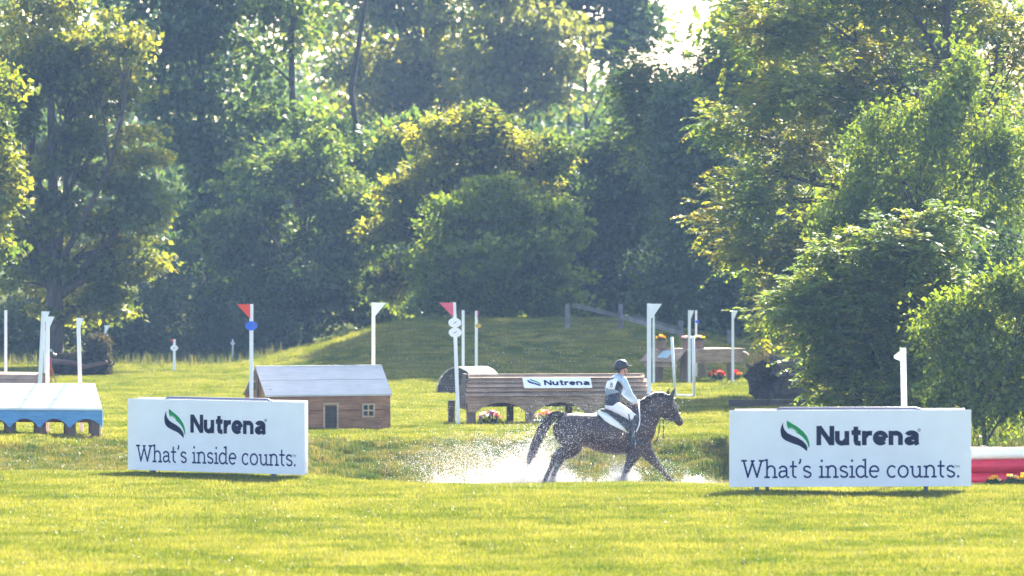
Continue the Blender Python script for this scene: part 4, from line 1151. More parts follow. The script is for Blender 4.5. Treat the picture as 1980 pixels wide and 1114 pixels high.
# --- old log with its rough butt end towards us
def old_log():
    D = 141.5
    c = at(1478, 733, D)
    zg = gz(c.x, D); R = 0.52
    root = thing('old_log', 'huge dark hollow log lying with its jagged butt end towards us', 'log', (c.x, D, zg), math.radians(-38))
    r = np.random.default_rng(9)
    n = 30; rings = []
    V = []; Fc = []
    ph = r.uniform(0, 6.28, 6)
    def rad(a, f): return R*(1 + 0.04*math.sin(3*a+ph[0]) + 0.04*math.sin(5*a+ph[1]) + 0.045*math.sin(9*a+ph[2]+f) + 0.03*math.sin(14*a+ph[3]))
    prof = [(0.9, 0.30, 0.0), (0.55, 0.34, 1), (0.30, 0.42, 2), (0.10, 0.50, 2.4), (0.02, 0.72, 2.8), (-0.02, 0.88, 3), (0.05, 1.0, 3), (0.35, 1.0, 3.2), (0.75, 0.97, 3.6), (1.1, 0.90, 4.2), (1.35, 0.6, 5)]
    for y, k, f in prof:
        for i in range(n):
            a = 2*math.pi*i/n
            q = rad(a, f)*k*(1 + (0.25*r.normal() if 0 < k < 0.8 else 0.02*r.normal()))
            V.append((q*math.cos(a), y + (0.07*math.sin(7*a+f*3) + 0.05*r.normal() if k < 0.9 else 0.04*math.sin(6*a)), R*0.98 + q*math.sin(a)))
    for j in range(len(prof)-1):
        for i in range(n):
            i2 = (i+1) % n
            Fc.append((j*n+i, j*n+i2, (j+1)*n+i2, (j+1)*n+i))
    Fc.append(tuple(range(n-1, -1, -1)))
    LOGM = wood('rotting_log_wood', (0.03, 0.022, 0.018), (0.10, 0.075, 0.058), 0.95, (9, 2, 9), 0.1, 0.05)
    MB().add(V, Fc).build('log_body', LOGM, root, smooth=False)
    mb = MB()
    for i in range(8):
        a = r.uniform(0.2, 2.9); x0, z0 = R*math.cos(a), R*0.98 + R*math.sin(a)
        mb.tube([(x0*0.9, 0.3+r.uniform(0, 0.5), z0*0.97), (x0*1.1, 0.15, z0+0.06), (x0*1.15 + r.normal(0, .05), -0.05, z0 + 0.14)], [0.05, 0.035, 0.008], 5)
    mb.build('broken_root', wood('grey_root_wood', (0.10, 0.085, 0.075), (0.22, 0.19, 0.17), 0.95), root)
    return c.x, D, zg
LOG = old_log()
r = np.random.default_rng(10)
q = np.stack([LOG[0] + r.normal(0.12, 0.22, 260), LOG[1] + 0.45 + r.normal(0, 0.25, 260), np.full(260, LOG[2] + 0.95)], -1)
q[:, 2] -= 0.35*((q[:, 0]-LOG[0])/0.5)**2
growth('dry_grass', 'dry straw coloured grass growing on top of the old log', q, 0.12, 0.38, 0, leaf_mat('straw', [(0.22, 0.15, 0.06), (0.34, 0.25, 0.11), (0.16, 0.17, 0.05)], 0.4), 12, 0.4, wide=0.012)
q = strip(r, 160, LOG[0]-0.7, LOG[0]+0.9, LOG[1]-1.3, LOG[1]-0.3)
growth('log_weeds', 'small green weeds at the foot of the old log', q, 0.06, 0.2, 0, TALL, 13, 0.5, wide=0.02)

# --- timber step
D = 137.0
a = at(1409, 781, D); b = at(1575, 781, D)
root = thing('timber_step', 'row of old squared timbers edging the bank before the log', 'timber step', ((a.x), D, gz(a.x, D)), math.radians(3))
for i, (x0, x1) in enumerate(((0, 0.93), (0.94, 1.95), (1.96, 3.2))):
    for j in range(2):
        MB().box(x0, x1, -0.09+0.02*j, 0.09+0.02*j, -0.12+0.155*j, 0.03+0.155*j, bev=0.012).build('timber', W_DARK, root)

# --- painted pole jump at the photo's edge
D = 96.4
a = at(1862, 936, D)
root = thing('pole_jump', 'stack of round poles painted white on top and crimson below', 'jump', (a.x, D, gz(a.x, D)), math.radians(6))
CRIM = paint('crimson_paint', (0.52, 0.012, 0.045), 0.4, 0.2, 5, 0.01)
s = D/F
for z, rr, mt, nm in ((0.10, 0.105, CRIM, 'crimson_pole'), (0.315, 0.108, CRIM, 'crimson_pole'), (0.505, 0.095, WHITE, 'white_pole')):
    mb = MB(); rq = np.random.default_rng(int(z*1000))
    mb.tube([(t, rq.normal(0, 0.006), z + rq.normal(0, 0.004) + 0.006*t) for t in np.linspace(-1.3, 3.2, 10)], [rr*(1+rq.normal(0, 0.03)) for _ in range(10)], 16)
    mb.build(nm, mt, root, smooth=True)
MB().box(0.1, 3.0, -0.22, -0.16, -0.03, 0.055).build('ground_board', WHITE, root)
for t in (0.35, 2.0):
    MB().box(t-0.04, t+0.04, 0.12, 0.2, -0.1, 0.62).build('support_post', W_LEG, root)

# --- rail fence on the mound
D = 172.5
root = thing('rail_fence', 'old grey post and rail fence climbing the mound in front of the trees', 'fence', (X_(1200, D), D, gz(X_(1200, D), D)), 0)
RF = wood('old_fence_wood', (0.12, 0.11, 0.105), (0.22, 0.20, 0.19), 0.9, (14, 14, 1.5))
o0 = root.location
for px, y0, y1, w in ((1097, 588, 628, 13), (1200, 588, 652, 12), (1316, 620, 668, 13), (1410, 640, 690, 12)):
    p = at(px, y0, D) - o0
    gzz = gz(X_(px, D), D) - o0.z
    hw = w/2*D/F*0.75
    MB().box(p.x-hw, p.x+hw, -hw, hw, gzz-0.2, p.z, bev=0.015).build('post', RF, root)
for (xa, ya, xb, yb_, th) in ((1108, 590, 1200, 612, 8), (1200, 612, 1318, 645, 9), (1225, 612, 1316, 636, 6)):
    a = at(xa, ya, D-0.25) - o0; b = at(xb, yb_, D-0.25) - o0
    hh = th/2*D/F
    mb = MB(); mb.add([(a.x, a.y, a.z-hh), (b.x, b.y, b.z-hh), (b.x, b.y+0.06, b.z-hh), (a.x, a.y+0.06, a.z-hh), (a.x, a.y, a.z+hh), (b.x, b.y, b.z+hh), (b.x, b.y+0.06, b.z+hh), (a.x, a.y+0.06, a.z+hh)],
           ((0,3,2,1),(4,5,6,7),(0,1,5,4),(1,2,6,5),(2,3,7,6),(3,0,4,7)))
    mb.build('rail', RF, root)

# --- brush jump far behind
D = 166.0
root = thing('brush_jump', 'dark brush hedge jump with a crooked brown log rail', 'jump', (X_(150, D), D, gz(X_(150, D), D)), 0)
s = D/F; o0 = root.location
rr_ = np.random.default_rng(20)
def brush_box(x0, x1, z0, z1, n, seed):
    r = np.random.default_rng(seed)
    P = np.stack([r.uniform(x0, x1, n), r.uniform(0, 1.0, n), r.uniform(z0, z1, n)], -1)
    Q, T = clump_leaves(r, P, np.full(n, 0.10), 22, 0.085, 0.3, 1.2, -0.3)
    return Q, T
BR = leaf_mat('brush_twigs', [(0.025, 0.028, 0.016), (0.055, 0.055, 0.028), (0.11, 0.09, 0.045)], 0.3)
Q, T = brush_box(X_(100, D)-o0.x, X_(206, D)-o0.x, 0, 0.5, 330, 21)
me = quads_mesh('low_brush', Q.reshape(-1, 3), len(Q), T); me.materials.append(BR); obj('low_brush', me, root)
Q, T = brush_box(X_(168, D)-o0.x, X_(210, D)-o0.x, 0.0, 1.05, 330, 22)
me = quads_mesh('brush_wing', Q.reshape(-1, 3), len(Q), T); me.materials.append(BR); obj('brush_wing', me, root)
mb = MB(); mb.tube([tuple(at(px, py, D-0.15) - o0) for px, py in ((88, 699), (110, 700), (135, 702), (152, 706), (165, 711), (178, 707), (195, 703), (208, 701))], [0.075, 0.08, 0.075, 0.07, 0.085, 0.07, 0.06, 0.055], 9)
mb.build('log_rail', wood('red_brown_log', (0.11, 0.06, 0.045), (0.20, 0.115, 0.085), 0.8), root, smooth=True)
mb = MB(); mb.tube([tuple(at(px, py, D+0.5) - o0) for px, py in ((85, 681), (110, 685), (135, 684), (150, 680))], 0.03, 7); mb.build('upper_rail', W_GREY, root, smooth=True)

# --- flag posts
def flag_post(label, px, D, top, foot=None, lean=0.0, w=0.075, flag=None, fcol=None, fside=1, fw=0.27, fh=0.30, discs=(), group=None, rz=0.0):
    """top: image row of the tip; foot: None = stands on the ground"""
    X0 = X_(px, D); zg = gz(X0, D)
    H = CAM_H - (top - HOR)/F*D - zg
    root = thing('flag_post', label, 'flag post', (X0, D, zg), rz, group)
    sh = Matrix.Identity(4); sh[0][2] = lean
    MB().box(-w/2, w/2, -w*0.3, w*0.3, -0.1, H, mat=sh, bev=0.006).build('pole', WHITE_POST, root)
    if flag:
        pts = [(fside*w*0.3, H-0.004), (fside*(w*0.3+fw), H-0.004), (fside*w*0.3, H-fh)]
        if flag == 'cut': pts = [(fside*w*0.2, H-0.004), (fside*(w*0.3+fw), H-0.004), (fside*(w*0.3+fw*0.25), H-fh*0.8), (fside*w*0.2, H-fh)]
        if flag == 'mid': pts = [(fside*w*0.2, H-0.02), (fside*(w*0.3+fw), H-fh*0.6), (fside*(w*0.3+fw*0.95), H-fh*0.8), (fside*w*0.2, H-fh*1.05)]
        if fside < 0: pts = pts[::-1]
        MB().prism(pts, -w*0.3-0.012, -w*0.3-0.003, mat=sh).build('flag', fcol or WHITE, root)
    for k, (row, rad, mt, dx) in enumerate(discs):
        z = CAM_H - (row - HOR)/F*D - zg
        mb = MB(); mb.prism([(dx + rad*1.05*math.cos(t), z + rad*0.78*math.sin(t)) for t in np.linspace(0, 2*math.pi, 25)[:-1]], -w*0.3-0.026 - 0.0*k, -w*0.3-0.014, mat=sh)
        dsc = mb.build('number_disc', mt, root)
        if mt is WHITE:
            mb = MB(); v, q_ = stroke_geo([(dx-0.03, z-0.02), (dx+0.005, z+0.004), (dx+0.035, z+0.025)], 0.012)
            mb.add([(a.x, -w*0.3-0.029, a.y) for a in v], q_, mat=sh); mb.build('disc_mark', STEEL, dsc)
    return root
flag_post('post with orange-red flag and blue disc at the house jump', 486, 121.3, 588, flag='tri', fcol=RED_FLAG, fside=-1, fw=0.26, fh=0.29, discs=((630, 0.115, BLUE_DISC, 0.0),))
flag_post('post with white flag rising behind the pale roof of the house jump', 722, 124.6, 585, flag='tri', fside=1, fw=0.235, fh=0.29)
flag_post('leaning post with faded pink flag and two white discs', 886.5, 125.4, 585, lean=-0.036, flag='tri', fcol=PINK_FLAG, fside=-1, fw=0.28, fh=0.30, discs=((624, 0.125, WHITE, 0), (643, 0.125, WHITE, 0)))
flag_post('post with large white flag at the far end of the plank jump', 1255, 126.4, 587, flag='cut', fside=1, fw=0.24, fh=0.33, w=0.085)
flag_post('slim bare white post behind the dark barrel jump, nearer the pink flag', 895.5, 151, 600, w=0.07)
flag_post('white post with narrow red flag and small yellow disc behind the barrel', 921, 153, 601, w=0.07, flag='tri', fcol=PINK_FLAG, fside=1, fw=0.05, fh=0.22, discs=((630, 0.07, paint('yellow_disc', (0.55, 0.38, 0.05), 0.5), 0.05),))
flag_post('slim white post at the shingled end of the table jump', 1264, 157, 610, w=0.055)
flag_post('white flag post standing before the middle of the table jump', 1333, 157.2, 600, w=0.07, flag='tri', fside=1, fw=0.10, fh=0.26)
flag_post('white post carrying a small blue disc behind the flower boxes', 1346, 161, 600, w=0.055, discs=((622, 0.05, BLUE_DISC, 0.03),))
flag_post('white flag post at the log end of the table jump', 1417, 157.2, 600, w=0.065, flag='tri', fside=1, fw=0.11, fh=0.24)
flag_post('white post with small pointed flag rising behind the large advertising board', 1751, 95.3, 673, lean=-0.018, w=0.092, flag='mid', fside=-1, fw=0.12, fh=0.20)
flag_post('bare white post at the photo edge beside the tan barrel jump', 11, 152, 600, w=0.07)
flag_post('tallest of the white flag posts leaning over the tan barrel jump', 76, 148, 602, lean=0.05, w=0.09, flag='cut', fside=1, fw=0.13, fh=0.34)
flag_post('upright white flag post behind the blue jump beside the leaning one', 91, 120.4, 612, lean=0.006, w=0.075, flag='cut', fside=1, fw=0.11, fh=0.24)
flag_post('white flag post leaning outward near the end of the blue jump', 157.5, 120.4, 615, lean=-0.028, w=0.075, flag='cut', fside=1, fw=0.085, fh=0.22)
flag_post('small white flag with disc above the brush wing', 204, 167.5, 629, w=0.05, flag='tri', fside=1, fw=0.11, fh=0.2, discs=((648, 0.075, WHITE, 0.0),))
flag_post('small lone post with red flag and white disc at the wood edge', 337, 171, 656, w=0.07, flag='tri', fcol=RED_FLAG, fside=-1, fw=0.08, fh=0.12, discs=((673, 0.10, WHITE, 0.0),))
flag_post('distant red-topped post between the two leaning flag posts', 86, 160, 626, w=0.05, flag='tri', fcol=PINK_FLAG, fside=1, fw=0.1, fh=0.2)
flag_post('barely visible pale post among weeds beyond the mound foot', 450, 184, 656, w=0.04, discs=((664, 0.06, WHITE, 0.0),))

# --- low white frame on the grass
D = 145.5
root = thing('white_frame', 'thin white pipe frame of two uprights and a ground bar', 'frame', (X_(1306, D), D, gz(X_(1306, D), D)), math.radians(-4))
k = D/F
MB().tube([(0, 0, 0), (-7*k, 0, 117*k)], 0.033, 8).build('upright', WHITE_POST, root, smooth=True)
MB().tube([(36*k, 0, 0), (34.5*k, 0, 119*k)], 0.035, 8).build('upright', WHITE_POST, root, smooth=True)
MB().tube([(-0.02, 0.0, 0.05), (36*k+0.02, 0.0, 0.04)], 0.03, 8).build('ground_bar', WHITE_POST, root, smooth=True)

# --- tripod by the brush jump
D = 158.0
root = thing('tripod', 'tripod with orange legs and a small camera by the brush jump', 'tripod', (X_(97, D), D, gz(X_(97, D), D)), 0)
OR = paint('orange_plastic', (0.45, 0.13, 0.04), 0.5); MG = paint('magenta_strap', (0.35, 0.02, 0.16), 0.5); GR = paint('grey_camera', (0.30, 0.31, 0.32), 0.4)
for a, b in ((-0.18, -0.1), (0.02, 0.2), (0.17, -0.12)):
    MB().tube([(0, 0, 0.56), (a, b, 0)], 0.017, 6).build('leg', OR, root)
MB().tube([(0, 0, 0.5), (0, 0, 0.72)], 0.03, 8).build('column', MG, root)
cb = MB().box(-0.06, 0.08, -0.06, 0.06, 0.72, 0.83, bev=0.01).build('camera_body', NAIL, root)
MB().tube([(0.06, -0.02, 0.78), (0.16, -0.06, 0.74)], 0.03, 8).build('lens', GR, cb)
MB().box(-0.03, 0.04, -0.04, 0.04, 0.832, 0.89, bev=0.01).build('hood', GR, cb)

# --- pipe stub behind the large board
p = at(1640, 790, 128)
root = thing('pipe_stub', 'short grey pipe sticking up behind the large advertising board', 'pipe', (p.x, 128, gz(p.x, 128)), 0)
h = CAM_H-(770-HOR)/F*128 - root.location.z
MB().tube([(0, 0, -0.1), (0, 0, h)], 0.06, 14).build('pipe', STEEL, root, smooth=False)
MB().tube([(0, 0, h+0.001), (0, 0, h+0.03)], 0.068, 14).build('cap', STEEL, root, smooth=False)
# ------------------------------------------------------------------ horse and rider
HD = 111.9
HYAW = math.radians(11)
HS = HD/F                              # metres per photo pixel at the horse
HX0, HY0 = 1190.0, 950.0               # pixel of the local origin (pond bed under the horse)
H_ORG = Vector((X_(HX0, HD), HD, CAM_H - (HY0-HOR)*HS))
cy_ = math.cos(HYAW)
def hp(px, py, y=0.0):
    return Vector(((px-HX0)*HS/cy_, y, (HY0-py)*HS))

def catmull(P, n):
    P = [P[0]*2 - P[1]] + list(P) + [P[-1]*2 - P[-2]]
    out = []
    for i in range(1, len(P)-2):
        for k in range(n):
            t = k/n
            a, b, c, d = P[i-1], P[i], P[i+1], P[i+2]
            out.append(0.5*((2*b) + (c-a)*t + (2*a-5*b+4*c-d)*t*t + (3*b-a-3*c+d)*t**3))
    out.append(P[-2])
    return out

def loft(mb, spec, n=16, sub=4, smooth=True):
    """spec: list of (point, in-plane radius, lateral radius); closed rounded ends"""
    A = [np.array([*p, a, b]) for p, a, b in spec]
    A = catmull(A, sub) if smooth and len(A) > 2 else A
    pts = [Vector(a[:3]) for a in A]; ra = [max(a[3], 0.002) for a in A]; rb = [max(a[4], 0.002) for a in A]
    V = []; rings = []
    def ring(c, t, k, i):
        lat = Vector((0, 1, 0)); lat = (lat - t*lat.dot(t))
        lat = lat.normalized() if lat.length > 0.2 else Vector((1, 0, 0))
        nn = t.cross(lat)
        st = len(V)
        for q in range(n):
            an = 2*math.pi*q/n
            V.append(c + nn*(ra[i]*k*math.cos(an)) + lat*(rb[i]*k*math.sin(an)))
        rings.append(st)
    m_ = len(pts)
    T = []
    for i in range(m_):
        t = pts[min(i+1, m_-1)] - pts[max(i-1, 0)]
        T.append(t.normalized() if t.length > 1e-9 else Vector((0, 0, 1)))
    r0 = min(ra[0], rb[0])
    for k in (0.35, 0.75): ring(pts[0] - T[0]*r0*math.sqrt(1-k*k)*0.85, T[0], k, 0)
    for i in range(m_): ring(pts[i], T[i], 1.0, i)
    r1 = min(ra[-1], rb[-1])
    for k in (0.75, 0.35): ring(pts[-1] + T[-1]*r1*math.sqrt(1-k*k)*0.85, T[-1], k, m_-1)
    Fc = []
    for a, b in zip(rings[:-1], rings[1:]):
        for q in range(n):
            q2 = (q+1) % n
            Fc.append((a+q, a+q2, b+q2, b+q))
    Fc.append(tuple(rings[0]+q for q in range(n-1, -1, -1))); Fc.append(tuple(rings[-1]+q for q in range(n)))
    mb.add(V, Fc)
    return mb

def fuse(mb, name, mats, parent, voxel=0.014, smooth_it=6, factor=0.5):
    """melts the overlapping closed shapes into one continuous skin"""
    o = mb.build(name, mats, None)
    bm = bmesh.new(); bm.from_mesh(o.data); bmesh.ops.recalc_face_normals(bm, faces=bm.faces); bm.to_mesh(o.data); bm.free()
    r = o.modifiers.new('r', 'REMESH'); r.mode = 'VOXEL'; r.voxel_size = voxel
    s = o.modifiers.new('s', 'SMOOTH'); s.iterations = smooth_it; s.factor = factor
    bpy.context.view_layer.update()
    dg = bpy.context.evaluated_depsgraph_get()
    me = bpy.data.meshes.new_from_object(o.evaluated_get(dg))
    o.modifiers.clear(); old = o.data; o.data = me; bpy.data.meshes.remove(old)
    me.name = name
    me.materials.clear()
    for m_ in (mats if isinstance(mats, (list, tuple)) else [mats]): me.materials.append(m_)
    me.polygons.foreach_set('use_smooth', [True]*len(me.polygons))
    o.parent = parent
    return o

def coat(name, c1, c2, c3):
    m, N, L, p = new_mat(name)
    tc = N.new('ShaderNodeTexCoord')
    nz = N.new('ShaderNodeTexNoise'); nz.inputs['Scale'].default_value = 3.5; nz.inputs['Detail'].default_value = 6
    L.new(tc.outputs['Object'], nz.inputs['Vector'])
    rp = N.new('ShaderNodeValToRGB'); rp.color_ramp.elements[0].position = 0.3; rp.color_ramp.elements[1].position = 0.72
    rp.color_ramp.elements[0].color = (*c1, 1); rp.color_ramp.elements[1].color = (*c2, 1)
    L.new(nz.outputs['Fac'], rp.inputs['Fac'])
    # legs go black below the knee
    sx = N.new('ShaderNodeSeparateXYZ'); L.new(tc.outputs['Object'], sx.inputs[0])
    mr = N.new('ShaderNodeMapRange'); mr.inputs['From Min'].default_value = 0.35; mr.inputs['From Max'].default_value = 0.75
    L.new(sx.outputs['Z'], mr.inputs['Value'])
    mx = N.new('ShaderNodeMix'); mx.data_type = 'RGBA'; L.new(mr.outputs[0], mx.inputs['Factor'])
    mx.inputs['A'].default_value = (*c3, 1); L.new(rp.outputs['Color'], mx.inputs['B'])
    L.new(mx.outputs['Result'], p.inputs['Base Color'])
    p.inputs['Roughness'].default_value = 0.45; p.inputs['Specular IOR Level'].default_value = 0.5
    n2 = N.new('ShaderNodeTexNoise'); n2.inputs['Scale'].default_value = 60
    L.new(tc.outputs['Object'], n2.inputs['Vector'])
    b = N.new('ShaderNodeBump'); b.inputs['Strength'].default_value = 0.35; b.inputs['Distance'].default_value = 0.004
    L.new(n2.outputs['Fac'], b.inputs['Height']); L.new(b.outputs['Normal'], p.inputs['Normal'])
    return m
COAT = coat('bay_coat', (0.018, 0.009, 0.008), (0.046, 0.019, 0.013), (0.010, 0.008, 0.009))
MANE = paint('black_hair', (0.010, 0.009, 0.011), 0.45, 0.2, 20, 0.004)
HOOF = paint('hoof_horn', (0.035, 0.030, 0.028), 0.5, 0.2, 10, 0)
LEATHER = paint('black_leather', (0.014, 0.013, 0.016), 0.4, 0.2, 14, 0.002)

horse = thing('horse', 'dark bay horse galloping through the splashing pond', 'horse', H_ORG, HYAW)
px_ = HS
def S(px, py, r, lat, y=0.0): return (hp(px, py, y), r*px_, lat)

mb = MB()
# trunk
loft(mb, [S(1083, 836, 24, .15), S(1093, 833, 31, .23), S(1112, 831, 33, .27), S(1138, 832, 33, .27), S(1166, 837, 39, .30), S(1198, 838, 42, .30), S(1224, 834, 44, .26), S(1243, 838, 37, .20), S(1251, 842, 28, .15)], 24, 4)
loft(mb, [S(1205, 808, 22, .14), S(1222, 803, 21, .09), S(1238, 800, 22, .08)], 16, 3)     # withers
# neck
loft(mb, [S(1228, 826, 37, .19), S(1244, 812, 31, .15), S(1258, 797, 24, .115), S(1270, 784, 18.5, .095), S(1281, 775, 14.5, .08), S(1288, 771, 11, .07)], 18, 4)
# head
loft(mb, [S(1285, 772, 9.5, .07), S(1291, 781, 14, .095), S(1297, 791, 14.5, .09), S(1304, 802, 10.5, .068), S(1310, 811, 8.6, .058), S(1314.5, 817.5, 8.2, .058), S(1316, 820, 6.5, .05)], 16, 4)
loft(mb, [S(1282, 793, 9, .075), S(1289, 802, 9.5, .07), S(1299, 812, 5.5, .045)], 14, 3)    # jaw
for sg in (-1, 1):
    loft(mb, [S(1298, 781, 3, .022, sg*.085), S(1301, 787, 3, .02, sg*.08)], 10, 2)            # brow
    loft(mb, [S(1314, 813, 3.2, .018, sg*.045), S(1317, 816, 3.0, .016, sg*.044)], 10, 2)      # nostril
    ex = 1293.5 if sg > 0 else 1301
    loft(mb, [S(ex-3, 771, 4.0, .022, sg*.05), S(ex-2, 764, 4.4, .030, sg*.055), S(ex+1, 757, 3.0, .02, sg*.055), S(ex+4, 750.5, 0.7, .006, sg*.05)], 10, 3)  # ear
# hind legs
def hind(y, dx, dy, hock, fet, hoof):
    loft(mb, [S(1104+dx, 838, 28, .15, y*.85), S(1100+dx, 853, 25, .14, y), S(1097+dx*1.2, 866, 21, .11, y), S((1097+hock[0])/2+2, (866+hock[1])/2+2, 14.5, .08, y), S(hock[0], hock[1], 8.4, .050, y),
              S((hock[0]*.6+fet[0]*.4), (hock[1]*.6+fet[1]*.4), 5.8, .040, y), S((hock[0]*.25+fet[0]*.75), (hock[1]*.25+fet[1]*.75), 4.8, .033, y), S(fet[0], fet[1], 4.9, .038, y), S((fet[0]+hoof[0])/2, (fet[1]+hoof[1])/2, 4.2, .034, y), S(hoof[0], hoof[1], 5.2, .045, y)], 14, 4)
    loft(mb, [S(hock[0]-4.5, hock[1]-3, 3, .025, y), S(hock[0]-2, hock[1]+3, 3.5, .028, y)], 8, 2)
hind(-.15, 0, 0, (1073, 879), (1055, 916), (1048, 934))
hind(.15, 8, 0, (1091, 884), (1074, 915), (1069, 934))
# forelegs
def fore(y, pts):
    loft(mb, [S(a, b, r, l, y*k) for a, b, r, l, k in pts], 14, 4)
fore(-.14, [(1236, 846, 22, .10, .75), (1230, 864, 17, .09, .95), (1222, 880, 13.5, .08, 1), (1215, 893, 9.6, .055, 1), (1210, 904, 7.4, .050, 1), (1205, 914, 5.0, .036, 1), (1201, 925, 4.3, .033, 1), (1199, 932, 5.0, .038, 1), (1199, 939, 4.3, .034, 1), (1201, 946, 5.6, .048, 1)])
fore(.13, [(1240, 842, 22, .11, .75), (1248, 862, 17, .09, .95), (1256, 878, 13.5, .085, 1), (1265, 890, 9.8, .058, 1), (1274, 900, 7.4, .052, 1), (1282, 909, 5.2, .037, 1), (1290, 919, 4.4, .034, 1), (1296, 926, 5.2, .039, 1), (1299, 930.5, 4.4, .035, 1), (1303, 935, 5.6, .045, 1)])
body = fuse(mb, 'body', COAT, horse, 0.013, 5)
# hooves
for a, b, y, dx in ((1048, 936, -.15, -1), (1069, 936, .15, -1), (1201, 945, -.14, 1), (1304, 934.5, .13, 4)):
    mb = MB(); c = hp(a, b, y); mb.tube([c + Vector((-0.01*dx, 0, 0.035)), c + Vector((0.006*dx, 0, -0.045))], [0.052, 0.066], 12); mb.build('hoof', HOOF, horse, smooth=False)
# eye
for sg in (-1, 1):
    mb = MB(); loft(mb, [(hp(1299.5, 784.5, sg*.088), 0.016, 0.010), (hp(1301.5, 786.5, sg*.086), 0.015, 0.010)], 10, 1, False); mb.build('eye', PANE, horse, smooth=True)
# mane: short pulled hair along the crest
rm = np.random.default_rng(4); mb = MB()
crest = catmull([np.array(hp(a, b)) for a, b in ((1226, 784), (1236, 777), (1249, 770), (1262, 763), (1273, 759.5), (1283, 760), (1290, 764))], 12)
for i, c in enumerate(crest):
    for k in range(7):
        c0 = Vector(c) + Vector((rm.normal(0, .012), rm.normal(0, .012), -0.03))
        ln = rm.uniform(0.06, 0.11); dy = -rm.uniform(0.3, 1.0) if rm.uniform() < 0.7 else rm.uniform(0.2, 0.8)
        mb.tube([c0, c0 + Vector((-0.01, dy*0.03, 0.035)), c0 + Vector((-0.03, dy*0.08, 0.03 - ln*0.7))], [0.011, 0.010, 0.003], 4)
mb.build('mane', MANE, horse, smooth=True)
mb = MB()
for k in range(30):
    a = hp(1292 + rm.normal(0, 1.5), 764, rm.normal(0, .02)); mb.tube([a, a + Vector((0.05, 0, -0.02)), a + Vector((0.09 + rm.normal(0, .01), rm.normal(0, .01), -0.11))], [0.009, 0.008, 0.002], 4)
mb.build('forelock', MANE, horse, smooth=True)
# tail
mb = MB()
tl = catmull([np.array(hp(a, b)) for a, b in ((1099, 806), (1088, 801.5), (1072, 803), (1058, 816), (1047, 834), (1036, 857), (1027, 880), (1021, 896))], 3)
tr_ = np.interp(np.linspace(0, 1, len(tl)), [0, .15, .35, .6, .85, 1], [0.035, 0.045, 0.075, 0.085, 0.06, 0.03])
loft(mb, [(Vector(c), w*0.62, w*0.62) for c, w in zip(tl[:int(len(tl)*0.85)], tr_)], 10, 1, False)
for k in range(150):
    an = rm.uniform(0, 6.28); q = math.sqrt(rm.uniform(0.1, 1)); st = 0 if k < 60 else rm.integers(0, len(tl)//2)
    en = rm.integers(int(len(tl)*0.75), len(tl)+1)
    pth = []
    for i in range(st, en):
        w = tr_[i]*q*1.15
        t = Vector(tl[min(i+1, len(tl)-1)]) - Vector(tl[max(i-1, 0)]); t.normalize(); nn = t.cross(Vector((0, 1, 0)))
        pth.append(Vector(tl[i]) + nn*w*math.cos(an + i*0.05) + Vector((0, 1, 0))*w*math.sin(an + i*0.05))
    if len(pth) > 3: mb.tube(pth, [0.008*(1-0.7*i/len(pth)) for i in range(len(pth))], 3, cap=False)
mb.build('tail', MANE, horse, smooth=True)
# bridle and reins
br = thing('bridle', None, None); br.parent = horse
def strap(name, pts, r, parent, mt=LEATHER):
    m_ = MB(); m_.tube(pts, r, 6); return m_.build(name, mt, parent, smooth=True)
def headband(p0, p1, rad, lift):
    """ring round the head through two profile points"""
    a, b = hp(*p0), hp(*p1); c = (a+b)/2; h_v = (b-a)/2*lift
    return [c + h_v*math.cos(t) + Vector((0, rad*math.sin(t), 0)) for t in np.linspace(0, 2*math.pi, 21)]
strap('noseband', headband((1314.5, 800), (1292, 812), .082, 1.06), 0.011, br)
strap('browband', headband((1304, 771), (1280, 786), .098, 1.05), 0.010, br)
strap('headpiece', headband((1290, 762), (1284, 803), .100, 1.02), 0.010, br)
for sg in (-1, 1):
    strap('cheek_piece', [hp(1292, 774, sg*.098), hp(1300, 792, sg*.096), hp(1307, 811, sg*.068)], 0.009, br)
    strap('rein', [hp(1307, 813, sg*.068), hp(1292, 811, sg*.11), hp(1270, 804, sg*.17), hp(1250, 794, sg*.17), hp(1232, 781, sg*.12)], 0.012, br)
strap('hanging_rein', [hp(1291, 812, -.11), hp(1274, 812, -.14), hp(1272, 832, -.13), hp(1268.5, 850, -.11), hp(1262, 856, -.1)], 0.013, br)
strap('hanging_rein', [hp(1279, 812, -.14), hp(1281, 832, -.13), hp(1280, 846, -.12), hp(1274, 855, -.11), hp(1266, 852, -.1)], 0.010, br)
strap('breastplate', [hp(1222, 800, -.17), hp(1240, 822, -.215), hp(1256, 850, -.10), hp(1257, 852, 0), hp(1256, 850, .10), hp(1240, 822, .215)], 0.011, br)

